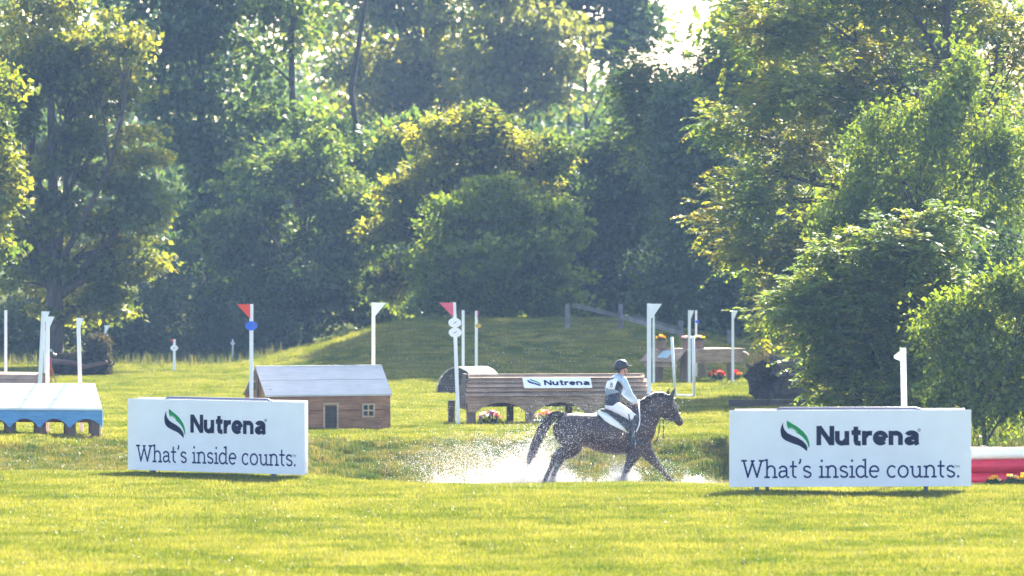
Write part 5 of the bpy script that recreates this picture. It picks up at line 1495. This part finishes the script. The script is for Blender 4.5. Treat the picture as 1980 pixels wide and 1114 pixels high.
# --- saddle
saddle = thing('saddle', 'dark saddle on a white pad strapped to the bay horse', 'saddle', H_ORG, HYAW)
PADW = paint('white_saddle_pad', (0.78, 0.79, 0.76), 0.8, 0.06, 12, 0.004)
def draped(pts_top, pts_low, off, name, mt, parent, thick=0.02):
    """sheet over the back: rows from spine down the side, both sides"""
    for sg in (-1, 1):
        V = []; n = len(pts_top); rows = 6
        for o_ in (0.0, thick):
            for j in range(rows):
                t = j/(rows-1)
                for i in range(n):
                    px = pts_top[i][0]*(1-t) + pts_low[i][0]*t; py = pts_top[i][1]*(1-t) + pts_low[i][1]*t
                    dz = (838-py)*HS; R_ = 40*HS
                    yy = 0.315*math.sqrt(max(0.0, 1 - min(1, (dz/R_))**2)) + off + o_
                    V.append(hp(px, py - (off+o_)/HS*(1-t), sg*yy))
        Fc = []; N0 = rows*n
        for j in range(rows-1):
            for i in range(n-1):
                a = j*n+i; Fc.append((a, a+1, a+n+1, a+n)); Fc.append((N0+a, N0+a+n, N0+a+n+1, N0+a+1))
        for j in range(rows-1):
            for i in (0, n-1):
                a = j*n+i; Fc.append((a, a+n, N0+a+n, N0+a))
        for i in range(n-1):
            for j in (0, rows-1):
                a = j*n+i; Fc.append((a, a+1, N0+a+1, N0+a))
        m_ = MB(); m_.add(V, Fc); o = m_.build(name, mt, parent, smooth=True)
draped([(1152, 800), (1165, 798), (1180, 798), (1195, 796), (1212, 793), (1224, 790)], [(1165, 814), (1178, 822), (1192, 829), (1207, 836), (1216, 834), (1226, 826)], 0.006, 'saddle_pad', PADW, saddle)
draped([(1166, 798), (1178, 797), (1195, 795), (1210, 792)], [(1196, 822), (1205, 834), (1218, 838), (1229, 828)], 0.034, 'flap', LEATHER, saddle)
mb = MB()
loft(mb, [S(1162, 793, 3.0, .13), S(1170, 794.5, 4.5, .17), S(1185, 796, 4.5, .16), S(1200, 793, 5, .12), S(1211, 787, 4.5, .07)], 14, 4)
mb.build('seat', LEATHER, saddle, smooth=True)
mb = MB(); loft(mb, [S(1159, 797, 4, .09), S(1168, 797, 5, .12), S(1180, 799, 4, .12)], 12, 3); mb.build('half_pad', paint('cream_fleece', (0.66, 0.66, 0.55), 0.9, 0.1, 20, 0.006), saddle, smooth=True)
mb = MB(); mb.tube([hp(1213, 838 - 44*math.cos(t), 0.322*math.sin(t)) for t in np.linspace(0.9, 2*math.pi-0.9, 25)], 0.02, 6); mb.build('girth', LEATHER, saddle, smooth=True)
for sg in (-1, 1):
    strap('stirrup_leather', [hp(1208, 800, sg*.34), hp(1213, 830, sg*.385), hp(1218, 852, sg*.40)], 0.012, saddle)
    c = hp(1219, 860, sg*.40); IR = paint('stirrup_iron_%d' % sg, (0.35, 0.36, 0.38), 0.3, 0.1, 9, 0, metal=0.9)
    strap('stirrup', [c + Vector((0, 0.06*math.sin(t), 0.085 if False else 0.07*math.cos(t)+0.02)) for t in np.linspace(0, 2*math.pi, 17)], 0.009, saddle, IR)

# --- rider
rider = thing('person', 'rider in pale blue sleeves, navy vest, white breeches and black helmet', 'person', H_ORG, HYAW)
SKIN = paint('skin', (0.50, 0.27, 0.19), 0.5, 0.08, 12, 0)
SHIRT = paint('pale_blue_shirt', (0.42, 0.53, 0.64), 0.75, 0.12, 9, 0.008)
VEST = paint('navy_vest', (0.014, 0.020, 0.045), 0.7, 0.2, 10, 0.006)
BIB = paint('white_bib', (0.80, 0.80, 0.82), 0.75, 0.08, 8, 0.008)
BREECH = paint('white_breeches', (0.76, 0.74, 0.80), 0.75, 0.06, 9, 0.006)
BOOT = paint('black_boot', (0.012, 0.016, 0.026), 0.3, 0.2, 9, 0.002)
HELM = paint('black_helmet', (0.008, 0.008, 0.011), 0.35, 0.15, 12, 0.001)
HAIR = paint('brown_hair', (0.05, 0.028, 0.016), 0.5, 0.2, 20, 0.003)
RY = 0.0
def arm_pts(sg, grow=0.0):
    sh = hp(1199 + (2 if sg < 0 else -2), 734.5, sg*.175); el = hp(1214, 763, sg*.245); wr = hp(1227.5, 777, sg*.12)
    return [(sh, .058+grow, .055+grow), (sh*.6+el*.4, .050+grow, .048+grow), (el*.97+sh*.03, .042+grow, .040+grow), (el*.5+wr*.5, .037+grow, .036+grow), (wr, .027+grow, .026+grow)]
def leg_pts(sg, grow=0.0, part='all'):
    hip = hp(1187, 787, sg*.10); kn = hp(1221, 809, sg*.335); an = hp(1215, 851, sg*.385); 
    up = [(hip, .105+grow, .095+grow), (hip*.6+kn*.4, .092+grow, .085+grow), (hip*.2+kn*.8, .070+grow, .066+grow), (kn, .060+grow, .056+grow)]
    lo = [(kn + Vector((0, 0, .02)), .058+grow, .054+grow), (kn*.65+an*.35 + Vector((-.012, 0, 0)), .058+grow, .052+grow), (kn*.25+an*.75, .042+grow, .040+grow), (an, .036+grow, .036+grow)]
    ft = [(an + Vector((-.03, 0, -.045)), .034+grow, .036+grow), (an + Vector((.04, sg*-.0, -.055)), .032+grow, .040+grow), (an + Vector((.12, sg*.02, -.05)), .026+grow, .042+grow), (an + Vector((.165, sg*.025, -.045)), .018+grow, .032+grow)]
    return {'up': up, 'lo': lo, 'ft': ft}
TORSO = [(hp(1184, 787), .115, .165), (hp(1184, 776), .108, .155), (hp(1186, 764), .098, .138), (hp(1188, 752), .108, .150), (hp(1191, 740), .112, .165), (hp(1195, 732), .085, .165), (hp(1199, 727), .052, .085)]
HEADP = [(hp(1199, 729), .050, .052), (hp(1200.5, 722), .049, .050), (hp(1202, 717.5), .066, .060), (hp(1203, 712), .090, .073), (hp(1203, 707), .096, .076), (hp(1202, 702), .085, .070)]
mb = MB()
loft(mb, TORSO, 20, 3); loft(mb, HEADP, 18, 3)
loft(mb, [(hp(1207.5, 722.8), .026, .034), (hp(1210.5, 721.6), .020, .028)], 10, 1, False)        # chin
loft(mb, [(hp(1211.2, 713.5), .010, .012), (hp(1213.2, 716.6), .013, .015)], 8, 1, False)          # nose
loft(mb, [(hp(1211.6, 719.2), .010, .024), (hp(1212.2, 719.4), .009, .022)], 8, 1, False)          # lips
for sg in (-1, 1):
    loft(mb, [(hp(1202.5, 713, sg*.076), .018, .010), (hp(1202, 716.5, sg*.074), .015, .009)], 8, 1, False)   # ear
    loft(mb, arm_pts(sg), 12, 3)
    q = leg_pts(sg); loft(mb, q['up'] + q['lo'][1:], 14, 3); loft(mb, q['ft'], 12, 2)
    # hand: palm, four curled fingers, thumb on top
    wr = hp(1227.5, 777, sg*.12); pm = hp(1231.5, 780.5, sg*.085)
    loft(mb, [(wr, .024, .024), (wr*.5+pm*.5, .034, .022), (pm, .036, .020)], 12, 2)
    for k in range(4):
        b0 = pm + Vector((.012 - .002*k, 0, .026 - .019*k)); ln = (.95, 1.05, 1.0, .82)[k]
        loft(mb, [(b0, .0095, .0095), (b0 + Vector((.030*ln, -sg*.012, -.006)), .0092, .0092), (b0 + Vector((.030*ln, -sg*.036*ln, -.016)), .0088, .0088), (b0 + Vector((.006, -sg*.044*ln, -.018)), .0078, .0078)], 8, 3)
    t0 = pm + Vector((-.012, -sg*.014, .026))
    loft(mb, [(t0, .012, .012), (t0 + Vector((.022, -sg*.018, .010)), .0105, .0105), (t0 + Vector((.045, -sg*.022, .004)), .0085, .0085)], 8, 3)
fuse(mb, 'body', SKIN, rider, 0.0075, 3)
for sg in (-1, 1):
    mb = MB(); loft(mb, [(hp(1210.6, 713.2, sg*.034), .008, .012), (hp(1211.1, 713.2, sg*.033), .007, .011)], 8, 1, False); mb.build('eye', PANE, rider, smooth=True)
mb = MB()
loft(mb, [(p, a+.014, b+.014) for p, a, b in TORSO[2:-1]] + [(hp(1199.5, 726.5), .060, .068)], 20, 3)
for sg in (-1, 1): loft(mb, arm_pts(sg, .012), 12, 3)
fuse(mb, 'shirt', SHIRT, rider, 0.010, 4)
mb = MB(); loft(mb, [(hp(1183, 781), .140, .192)] + [(p, a+.034, b+.030) for p, a, b in TORSO[1:5]] + [(hp(1194.5, 733), .098, .15)], 22, 3)
vest = fuse(mb, 'vest', VEST, rider, 0.010, 4)
# number bib over the upper back
mb = MB()
rows = [(hp(1187, 752.5), .150, .189), (hp(1188, 748), .150, .190), (hp(1190, 741), .152, .198), (hp(1192.5, 734.5), .138, .192), (hp(1196, 729), .105, .150)]
V = []; n = 15
for o_ in (0, .008):
    for c, a, b in rows:
        for i in range(n):
            t = math.radians(-80 + 160*i/(n-1))
            V.append(c + Vector((-(a+o_)*math.cos(t), (b+o_)*math.sin(t), 0)) + Vector((0.0, 0, 0)))
Fc = []; N0 = len(rows)*n
for j in range(len(rows)-1):
    for i in range(n-1):
        a = j*n+i; Fc.append((a, a+1, a+n+1, a+n)); Fc.append((N0+a, N0+a+n, N0+a+n+1, N0+a+1))
for i in range(n-1):
    for j in (0, len(rows)-1): a = j*n+i; Fc.append((a, N0+a, N0+a+1, a+1))
for j in range(len(rows)-1):
    for i in (0, n-1): a = j*n+i; Fc.append((a, a+n, N0+a+n, N0+a))
bib = MB().add(V, Fc).build('bib', BIB, rider, smooth=True)
# the figure 8 on the bib, wrapped on the side of the back that we see
mb = MB()
def on_bib(u_, z_):
    c = hp(1189, 744); t = math.radians(-52) + u_/0.17
    return c + Vector((-.164*math.cos(t), .210*math.sin(t), z_))
for cz, rr in ((0.022, 0.017), (-0.018, 0.021)):
    loop = [(rr*1.05*math.cos(t), cz + rr*math.sin(t)) for t in np.linspace(0, 2*math.pi, 17)[:-1]]
    v, q_ = stroke_geo(loop, 0.010, True); mb.add([on_bib(a.x, a.y) for a in v], q_)
mb.build('bib_number', NAVY2, bib)
mb = MB(); loft(mb, [(hp(1185, 757), .150, .182), (hp(1185.6, 754.6), .150, .184)], 22, 1, False); mb.build('vest_band', paint('grey_blue_band', (0.22, 0.30, 0.38), 0.7), vest, smooth=True)
mb = MB()
loft(mb, [(hp(1182, 793), .105, .165), (hp(1183, 785), .128, .180), (hp(1184, 776), .118, .168), (hp(1185.5, 769), .108, .150)], 20, 3)
for sg in (-1, 1): loft(mb, [(p, a+.012, b+.012) for p, a, b in leg_pts(sg)['up']], 14, 3)
br_ = fuse(mb, 'breeches', BREECH, rider, 0.010, 4)
mb = MB(); loft(mb, [(hp(1184, 783.5), .140, .190), (hp(1184.2, 781.5), .139, .188)], 22, 1, False); mb.build('belt', LEATHER, br_, smooth=True)
for sg in (-1, 1):
    mb = MB(); q = leg_pts(sg, .012); loft(mb, q['lo'], 14, 3); loft(mb, q['ft'], 12, 2)
    fuse(mb, 'boot', BOOT, rider, 0.010, 3)
mb = MB(); loft(mb, [(hp(1198, 721), .030, .048), (hp(1196.5, 716), .045, .062), (hp(1196.5, 711), .05, .066)], 12, 2); mb.build('hair', HAIR, rider, smooth=True)
mb = MB()
V = []; n = 24; rws = 9
c0 = hp(1201.5, 711.5)
for j in range(rws):
    t = j/(rws-1)*math.pi/2
    for i in range(n):
        a = 2*math.pi*i/n
        dip = -0.030*math.cos(a - math.pi)*max(0, 1-j/3) if math.cos(a) < 0 else 0
        V.append(c0 + Vector((.138*math.cos(a)*math.cos(t)**0.8 - .004, .108*math.sin(a)*math.cos(t)**0.8, .152*math.sin(t) - (0.045 if math.cos(a) < -0.2 and j == 0 else 0))))
Fc = [(j*n+i, j*n+(i+1) % n, (j+1)*n+(i+1) % n, (j+1)*n+i) for j in range(rws-1) for i in range(n)] + [tuple(range((rws-1)*n, rws*n)), tuple(range(n-1, -1, -1))]
helmet = MB().add(V, Fc).build('helmet', HELM, rider, smooth=True)
# peak
V = []
for o_ in (0, .012):
    for k in (0, 1):
        for i in range(9):
            a = math.radians(-58 + 116*i/8)
            V.append(c0 + Vector(((.130 + k*.065*math.cos(a))*math.cos(a), .105*math.sin(a)*(1 + k*.1), .022 + o_ + .012*k)))
Fc = []
for i in range(8):
    Fc += [(i, i+1, 9+i+1, 9+i), (18+i, 18+9+i, 18+9+i+1, 18+i+1), (9+i, 9+i+1, 27+i+1, 27+i), (i, 18+i, 18+i+1, i+1)]
MB().add(V, Fc).build('helmet_peak', HELM, helmet, smooth=True)
for sg in (-1, 1):
    strap('chin_strap', [hp(1204, 712.5, sg*.088), hp(1207, 719, sg*.072), hp(1208.5, 725, sg*.02)], 0.007, helmet)
# --- riding whip
whip = thing('riding_whip', 'thin white riding whip in the hand of the rider', 'whip', H_ORG, HYAW)
MB().tube([hp(1231.5, 774, -.125), hp(1229.5, 800, -.33), hp(1228, 814, -.40)], 0.012, 6).build('handle', WHITE_POST, whip, smooth=True)
MB().tube([hp(1228, 814, -.40), hp(1226, 822, -.42), hp(1221, 834, -.42)], 0.011, 6).build('flap', WHITE_POST, whip, smooth=True)

# ------------------------------------------------------------------ spray
def drops_mesh(name, P, R, mat_, label):
    base = np.array([(1, 0, 0), (-1, 0, 0), (0, 1, 0), (0, -1, 0), (0, 0, 1), (0, 0, -1)], float)
    tri = np.array([(0, 2, 4), (2, 1, 4), (1, 3, 4), (3, 0, 4), (2, 0, 5), (1, 2, 5), (3, 1, 5), (0, 3, 5)])
    n = len(P); rq = np.random.default_rng(len(P))
    st = rq.uniform(0.7, 1.5, (n, 1, 3))
    V = P[:, None, :] + base[None]*R[:, None, None]*st
    Fc = (tri[None] + 6*np.arange(n)[:, None, None]).reshape(-1, 3)
    me = bpy.data.meshes.new(name)
    me.vertices.add(n*6); me.vertices.foreach_set('co', V.astype(np.float32).ravel())
    me.loops.add(len(Fc)*3); me.loops.foreach_set('vertex_index', Fc.astype(np.int32).ravel())
    me.polygons.add(len(Fc)); me.polygons.foreach_set('loop_start', np.arange(0, len(Fc)*3, 3, dtype=np.int32))
    me.polygons.foreach_set('use_smooth', np.ones(len(Fc), bool))
    me.update(calc_edges=True); me.materials.append(mat_)
    o = obj(name, me); return tag(o, label, 'spray', kind='stuff')
m, N, L, p = new_mat('water_drops')
out = N['Material Output']; N.remove(p)
df = N.new('ShaderNodeBsdfDiffuse'); df.inputs['Color'].default_value = (0.62, 0.63, 0.65, 1)
trn = N.new('ShaderNodeBsdfTranslucent'); trn.inputs['Color'].default_value = (0.62, 0.62, 0.63, 1)
gls = N.new('ShaderNodeBsdfGlossy'); gls.inputs['Roughness'].default_value = 0.15
m1 = N.new('ShaderNodeMixShader'); m1.inputs[0].default_value = 0.62
m2 = N.new('ShaderNodeMixShader'); m2.inputs[0].default_value = 0.12
L.new(df.outputs[0], m1.inputs[1]); L.new(trn.outputs[0], m1.inputs[2]); L.new(m1.outputs[0], m2.inputs[1]); L.new(gls.outputs[0], m2.inputs[2])
L.new(m2.outputs[0], out.inputs['Surface'])
DROP = m
rd = np.random.default_rng(99)
def region(cx, cy, sx, sy, n, depth=0.9, r0=0.0028, r1=0.007, yoff=0.0, floor=941):
    px = rd.normal(cx, sx, n); py = cy + np.abs(rd.normal(0, sy, n))*np.where(rd.uniform(0, 1, n) < 0.5, -1, 1)
    y = rd.normal(yoff, depth, n)
    D = HD + y
    k = py < floor
    px, py, D = px[k], py[k], D[k]
    s_ = HD/F
    P = np.stack([(px-990)*s_, D, CAM_H - (py-HOR)*s_], -1)
    return P, rd.uniform(r0, r1, len(P))**1.0
def merge(L_): return np.concatenate([a for a, _ in L_]), np.concatenate([b for _, b in L_])
fly = [region(1135, 850, 52, 40, 2700, 0.55, .0022, .0056, -0.5), region(1205, 850, 45, 38, 800, 0.5, .0026, .006, -0.5), region(1275, 800, 30, 30, 260, 0.45, .003, .0065, -0.45),
       region(1055, 865, 30, 30, 3000, 0.5, .003, .007, -0.3), region(1190, 770, 60, 25, 260, 0.6, .003, .006, -0.3), region(940, 885, 60, 26, 3600, 0.7, .003, .0068),
       region(850, 900, 55, 20, 1500, 0.8, .003, .0062), region(960, 740, 80, 50, 260, 0.8, .003, .006), region(830, 800, 60, 35, 260, 0.8, .003, .006), region(1100, 690, 150, 35, 90, .8, .003, .0055), region(1290, 905, 30, 16, 420, .5, .003, .006)]
P, R = merge(fly); R *= 1.0
drops_mesh('flying_drops', P, R, DROP, 'white water drops thrown up around the galloping horse')
def plume(cx, base, w, h, n, depth=0.4, r0=.003, r1=.011, lean=0.0):
    """fan of ragged jets standing on the water"""
    J = 26
    jx = rd.normal(0, 1, J)*w; ja = rd.normal(0, 0.35, J) + jx/w*0.25 + lean; jh = h*rd.uniform(0.25, 1.15, J)*np.exp(-(jx/w)**2*0.25); jy = rd.normal(0, depth, J)
    wt = jh/jh.sum(); k = rd.choice(J, n, p=wt)
    t = rd.beta(0.9, 1.9, n); sp = (1.5 + 7*t)*(0.5 + h/90)
    px = cx + jx[k] + ja[k]*jh[k]*t + rd.normal(0, 1, n)*sp; py = base - jh[k]*t*(1.35-0.35*t) + rd.normal(0, 1, n)*sp*0.5
    py = np.minimum(py, base + 1)
    D = HD + jy[k] + rd.normal(0, 0.08, n); s_ = HD/F
    return np.stack([(px-990)*s_, D, CAM_H - (py-HOR)*s_], -1), r0 + (r1-r0)*rd.uniform(0, 1, n)**2.2*(1.1-0.6*t)
pl = [plume(1040, 944, 30, 85, 11000, lean=-0.1), plume(975, 944, 45, 66, 9500, lean=-0.3), plume(900, 945, 50, 48, 5200, lean=-0.4), plume(1072, 944, 14, 70, 3600, lean=0.1), plume(1095, 943, 40, 26, 4200),
      plume(1205, 943, 12, 60, 3600, lean=0.1), plume(1188, 943, 30, 30, 3600), plume(1216, 943, 6, 80, 1800, 0.2, lean=-0.05), plume(1335, 943, 17, 24, 3800, lean=0.3), plume(1360, 943, 12, 15, 1700), plume(1150, 943, 60, 10, 3200), plume(1270, 943, 60, 8, 2600)]
P, R = merge(pl)
drops_mesh('spray_plume', P, R, DROP, 'dense white spray and foam boiling up round the hooves')
# fine mist: tiny drops hanging over the churned water
def mist_mesh(name, P, R, mat_, label):
    base = np.array([(1, 1, 1), (-1, -1, 1), (-1, 1, -1), (1, -1, -1)], float)
    tri = np.array([(0, 1, 2), (0, 3, 1), (0, 2, 3), (1, 3, 2)])
    n = len(P)
    V = P[:, None, :] + base[None]*R[:, None, None]
    Fc = (tri[None] + 4*np.arange(n)[:, None, None]).reshape(-1, 3)
    me = bpy.data.meshes.new(name)
    me.vertices.add(n*4); me.vertices.foreach_set('co', V.astype(np.float32).ravel())
    me.loops.add(len(Fc)*3); me.loops.foreach_set('vertex_index', Fc.astype(np.int32).ravel())
    me.polygons.add(len(Fc)); me.polygons.foreach_set('loop_start', np.arange(0, len(Fc)*3, 3, dtype=np.int32))
    me.update(calc_edges=True); me.materials.append(mat_)
    return tag(obj(name, me), label, 'mist', kind='stuff')
def bank_of_mist(cx, w, h, n, base=944):
    px = rd.normal(cx, w, n); t = rd.exponential(0.42, n)
    lump = 0.75 + 0.35*np.sin(px*0.11) + 0.25*np.sin(px*0.27+1)
    py = base - t*h*lump
    k = (t < 2.4); px, py = px[k], py[k]; D = HD + rd.normal(0, 0.5, len(px)); s_ = HD/F
    return np.stack([(px-990)*s_, D, CAM_H - (py-HOR)*s_], -1), rd.uniform(0.0014, 0.0034, len(px))
P, R = merge([bank_of_mist(1030, 32, 66, 16000), bank_of_mist(965, 48, 48, 11000), bank_of_mist(890, 50, 26, 4000), bank_of_mist(1075, 22, 44, 5000), bank_of_mist(1130, 45, 10, 3500), bank_of_mist(1205, 18, 38, 5000), bank_of_mist(1340, 20, 16, 6000), bank_of_mist(1270, 40, 8, 3000)])
mist_mesh('spray_mist', P, R, DROP, 'fine white mist hanging over the churned pond')
# ------------------------------------------------------------------ flowers
PETAL = {n: leaf_mat(n + '_petals', [c, tuple(min(1, x*1.15) for x in c)], 0.4, tcol=(1.1, 1.1, 1.0)) for n, c in
         (('yellow', (0.75, 0.42, 0.02)), ('orange', (0.70, 0.18, 0.02)), ('red', (0.55, 0.015, 0.03)), ('pink', (0.65, 0.22, 0.30)), ('white', (0.75, 0.72, 0.68)), ('purple', (0.16, 0.05, 0.28)), ('cream', (0.75, 0.65, 0.35)))}
STEM = leaf_mat('flower_stems', [(0.03, 0.07, 0.02), (0.06, 0.12, 0.03)], 0.3)
def bloom(mb, c, r, up=1.0, n=6, cup=0.5):
    """cup of n pointed petals"""
    for i in range(n):
        a = 2*math.pi*i/n + c.x*37
        d = Vector((math.cos(a), math.sin(a), 0)); t = Vector((-d.y, d.x, 0))
        b = c + d*r*0.12; mid = c + d*r*0.8 + Vector((0, 0, r*cup*up)); tip = c + d*r*(0.75) + Vector((0, 0, r*(cup+0.9)*up))
        mb.add([b, mid + t*r*0.5, tip, mid - t*r*0.5], [(0, 1, 2, 3)])
def flowers(name, label, X, Y, zg, spec, spread, h, seed, cat='flowers', leafy=True, box=None):
    """spec: list of (petal colour, count, bloom radius)"""
    r = np.random.default_rng(seed)
    root = thing(name, label, cat, (X, Y, zg), 0)
    z0 = 0.0
    if box:
        w, d, hb = box; t = 0.025
        MB().box(-w/2, w/2, -d/2, -d/2+t, 0, hb).build('box_side', W_BOX, root); MB().box(-w/2, w/2, d/2-t, d/2, 0, hb).build('box_side', W_BOX, root)
        MB().box(-w/2, -w/2+t, -d/2+t+.001, d/2-t-.001, 0, hb).build('box_end', W_BOX, root); MB().box(w/2-t, w/2, -d/2+t+.001, d/2-t-.001, 0, hb).build('box_end', W_BOX, root)
        MB().box(-w/2+t+.001, w/2-t-.001, -d/2+t+.001, d/2-t-.001, 0.02, hb-0.03).build('soil', W_DARK, root)
        z0 = hb - 0.03
    st = MB()
    for col, n, br_ in spec:
        for k in range(n):
            x, y = r.uniform(-spread[0], spread[0]), r.uniform(-spread[1], spread[1])
            hh = z0 + h*r.uniform(0.6, 1.1)*(1 - 0.35*(abs(x)/max(spread[0], .01))**2)
            st.tube([(x*0.6, y*0.6, z0-0.02), (x, y, hh)], 0.006, 4)
            mb = MB(); bloom(mb, Vector((x, y, hh)), br_*r.uniform(0.8, 1.2)); mb.build('bloom', PETAL[col], root)
    if leafy:
        n = 40; P = np.stack([r.uniform(-spread[0], spread[0], n), r.uniform(-spread[1], spread[1], n), z0 + r.uniform(0.02, h*0.6, n)], -1)
        Q, T = clump_leaves(r, P, np.full(n, 0.04), 4, 0.06, 0.3, 1.0, -0.4)
        me = quads_mesh('leaf_mass', Q.reshape(-1, 3), len(Q), T); me.materials.append(STEM); obj('leaf_mass', me, root)['kind'] = 'stuff'
    o = st.build('stem_bunch', STEM, root); o['kind'] = 'stuff'
    return root
W_BOX = wood('planter_wood', (0.20, 0.11, 0.075), (0.33, 0.20, 0.14), 0.8, (12, 12, 2), piece=0.2)
D = 125.2
flowers('flower_bunch', 'bunch of purple, orange and cream flowers under the first arch of the plank jump', X_(946, D), D, gz(X_(946, D), D), [('purple', 5, .045), ('pink', 6, .045), ('cream', 5, .05), ('orange', 4, .05), ('red', 3, .045), ('white', 4, .045)], (0.23, 0.1), 0.26, 1)
flowers('flower_bunch', 'bunch of yellow and pink flowers peeping over the horse tail', X_(1056, D), D, gz(X_(1056, D), D), [('yellow', 4, .045), ('cream', 4, .045), ('pink', 5, .045), ('purple', 3, .04), ('orange', 3, .045)], (0.20, 0.1), 0.25, 2)
tx, tD, trz, tH = TBL
tz = gz(tx, tD)
for k, (px, lab, spec) in enumerate(((1279, 'wooden box of yellow and orange flowers at the shingled end of the table', [('yellow', 7, .045), ('orange', 7, .045)]),
                                     (1329, 'wooden box of pink and white flowers beside the flag post on the table', [('pink', 7, .045), ('white', 6, .045)]),
                                     (1352, 'wooden box of white and yellow flowers in the middle of the table', [('yellow', 7, .045), ('white', 4, .045), ('pink', 2, .04)]))):
    Dk = (tD + 0.62) if k == 0 else tD + 0.62
    flowers('flower_box', lab, X_(px, Dk), Dk, tz + tH + 0.004, spec, (0.11, 0.08), 0.12, 5+k, 'planter', True, (0.25, 0.22, 0.21))
D = 159.6
flowers('flower_row', 'low red and yellow flowers in the grass below the table', X_(1387, D), D, gz(X_(1387, D), D), [('red', 12, .05), ('orange', 4, .05), ('yellow', 4, .05), ('pink', 4, .05)], (0.19, 0.08), 0.2, 9)
flowers('flower_row', 'low red and yellow flowers in the grass at the log end of the table', X_(1422, D), D, gz(X_(1422, D), D), [('red', 8, .05), ('orange', 5, .05), ('yellow', 3, .05)], (0.13, 0.08), 0.2, 10)
D = 95.9
for k, (px, n, lab) in enumerate(((1921, 6, 'yellow tulips nearest the large advertising board'), (1957, 7, 'yellow tulips in the second bunch before the crimson poles'), (1979, 5, 'yellow tulips cut off by the photo edge'))):
    flowers('tulip_bunch', lab, X_(px, D), D, gz(X_(px, D), D), [('yellow', n, .036), ('cream', 2, .034)], (0.11, 0.05), 0.15, 20+k, 'tulips')
# specks of clover and clods in the near lawn
rc = np.random.default_rng(31)
Xc = rc.uniform(-8, 8, 120); Yc = rc.uniform(70, 97, 120)
P = np.stack([Xc, Yc, ground_z(Xc, Yc) + 0.045], -1)
o = drops_mesh('clover_blossom', P, rc.uniform(0.004, 0.011, 120), paint('clover_white', (0.7, 0.69, 0.62), 0.8, 0.1, 9, 0), 'white clover heads dotted over the near lawn'); o['category'] = 'clover'
Xc = rc.uniform(-6, 7, 14); Yc = rc.uniform(72, 93, 14)
Xc = np.repeat(Xc, 9) + rc.normal(0, 0.05, 126); Yc = np.repeat(Yc, 9) + rc.normal(0, 0.12, 126)
P = np.stack([Xc, Yc, ground_z(Xc, Yc) + 0.025], -1)
o = drops_mesh('turf_clods', P, rc.uniform(0.008, 0.022, 126), paint('soil', (0.06, 0.045, 0.025), 0.95, 0.3, 20, 0.01), 'small dark clods of turf lying on the near lawn'); o['category'] = 'turf'
# ------------------------------------------------------------------ haze
m = bpy.data.materials.new('haze_air'); m.use_nodes = True
N = m.node_tree.nodes; L = m.node_tree.links
N.remove(N['Principled BSDF'])
pv = N.new('ShaderNodeVolumePrincipled')
pv.inputs['Color'].default_value = (0.36, 0.57, 1.0, 1)
pv.inputs['Density'].default_value = 0.00015
pv.inputs['Anisotropy'].default_value = 0.35
L.new(pv.outputs[0], N['Material Output'].inputs['Volume'])
hb = MB(); hb.box(-910, 910, -70, 910, -2.2, 34)
haze = hb.build('haze', m); tag(haze, kind='stuff')
haze['label'] = 'thin morning haze in the air'
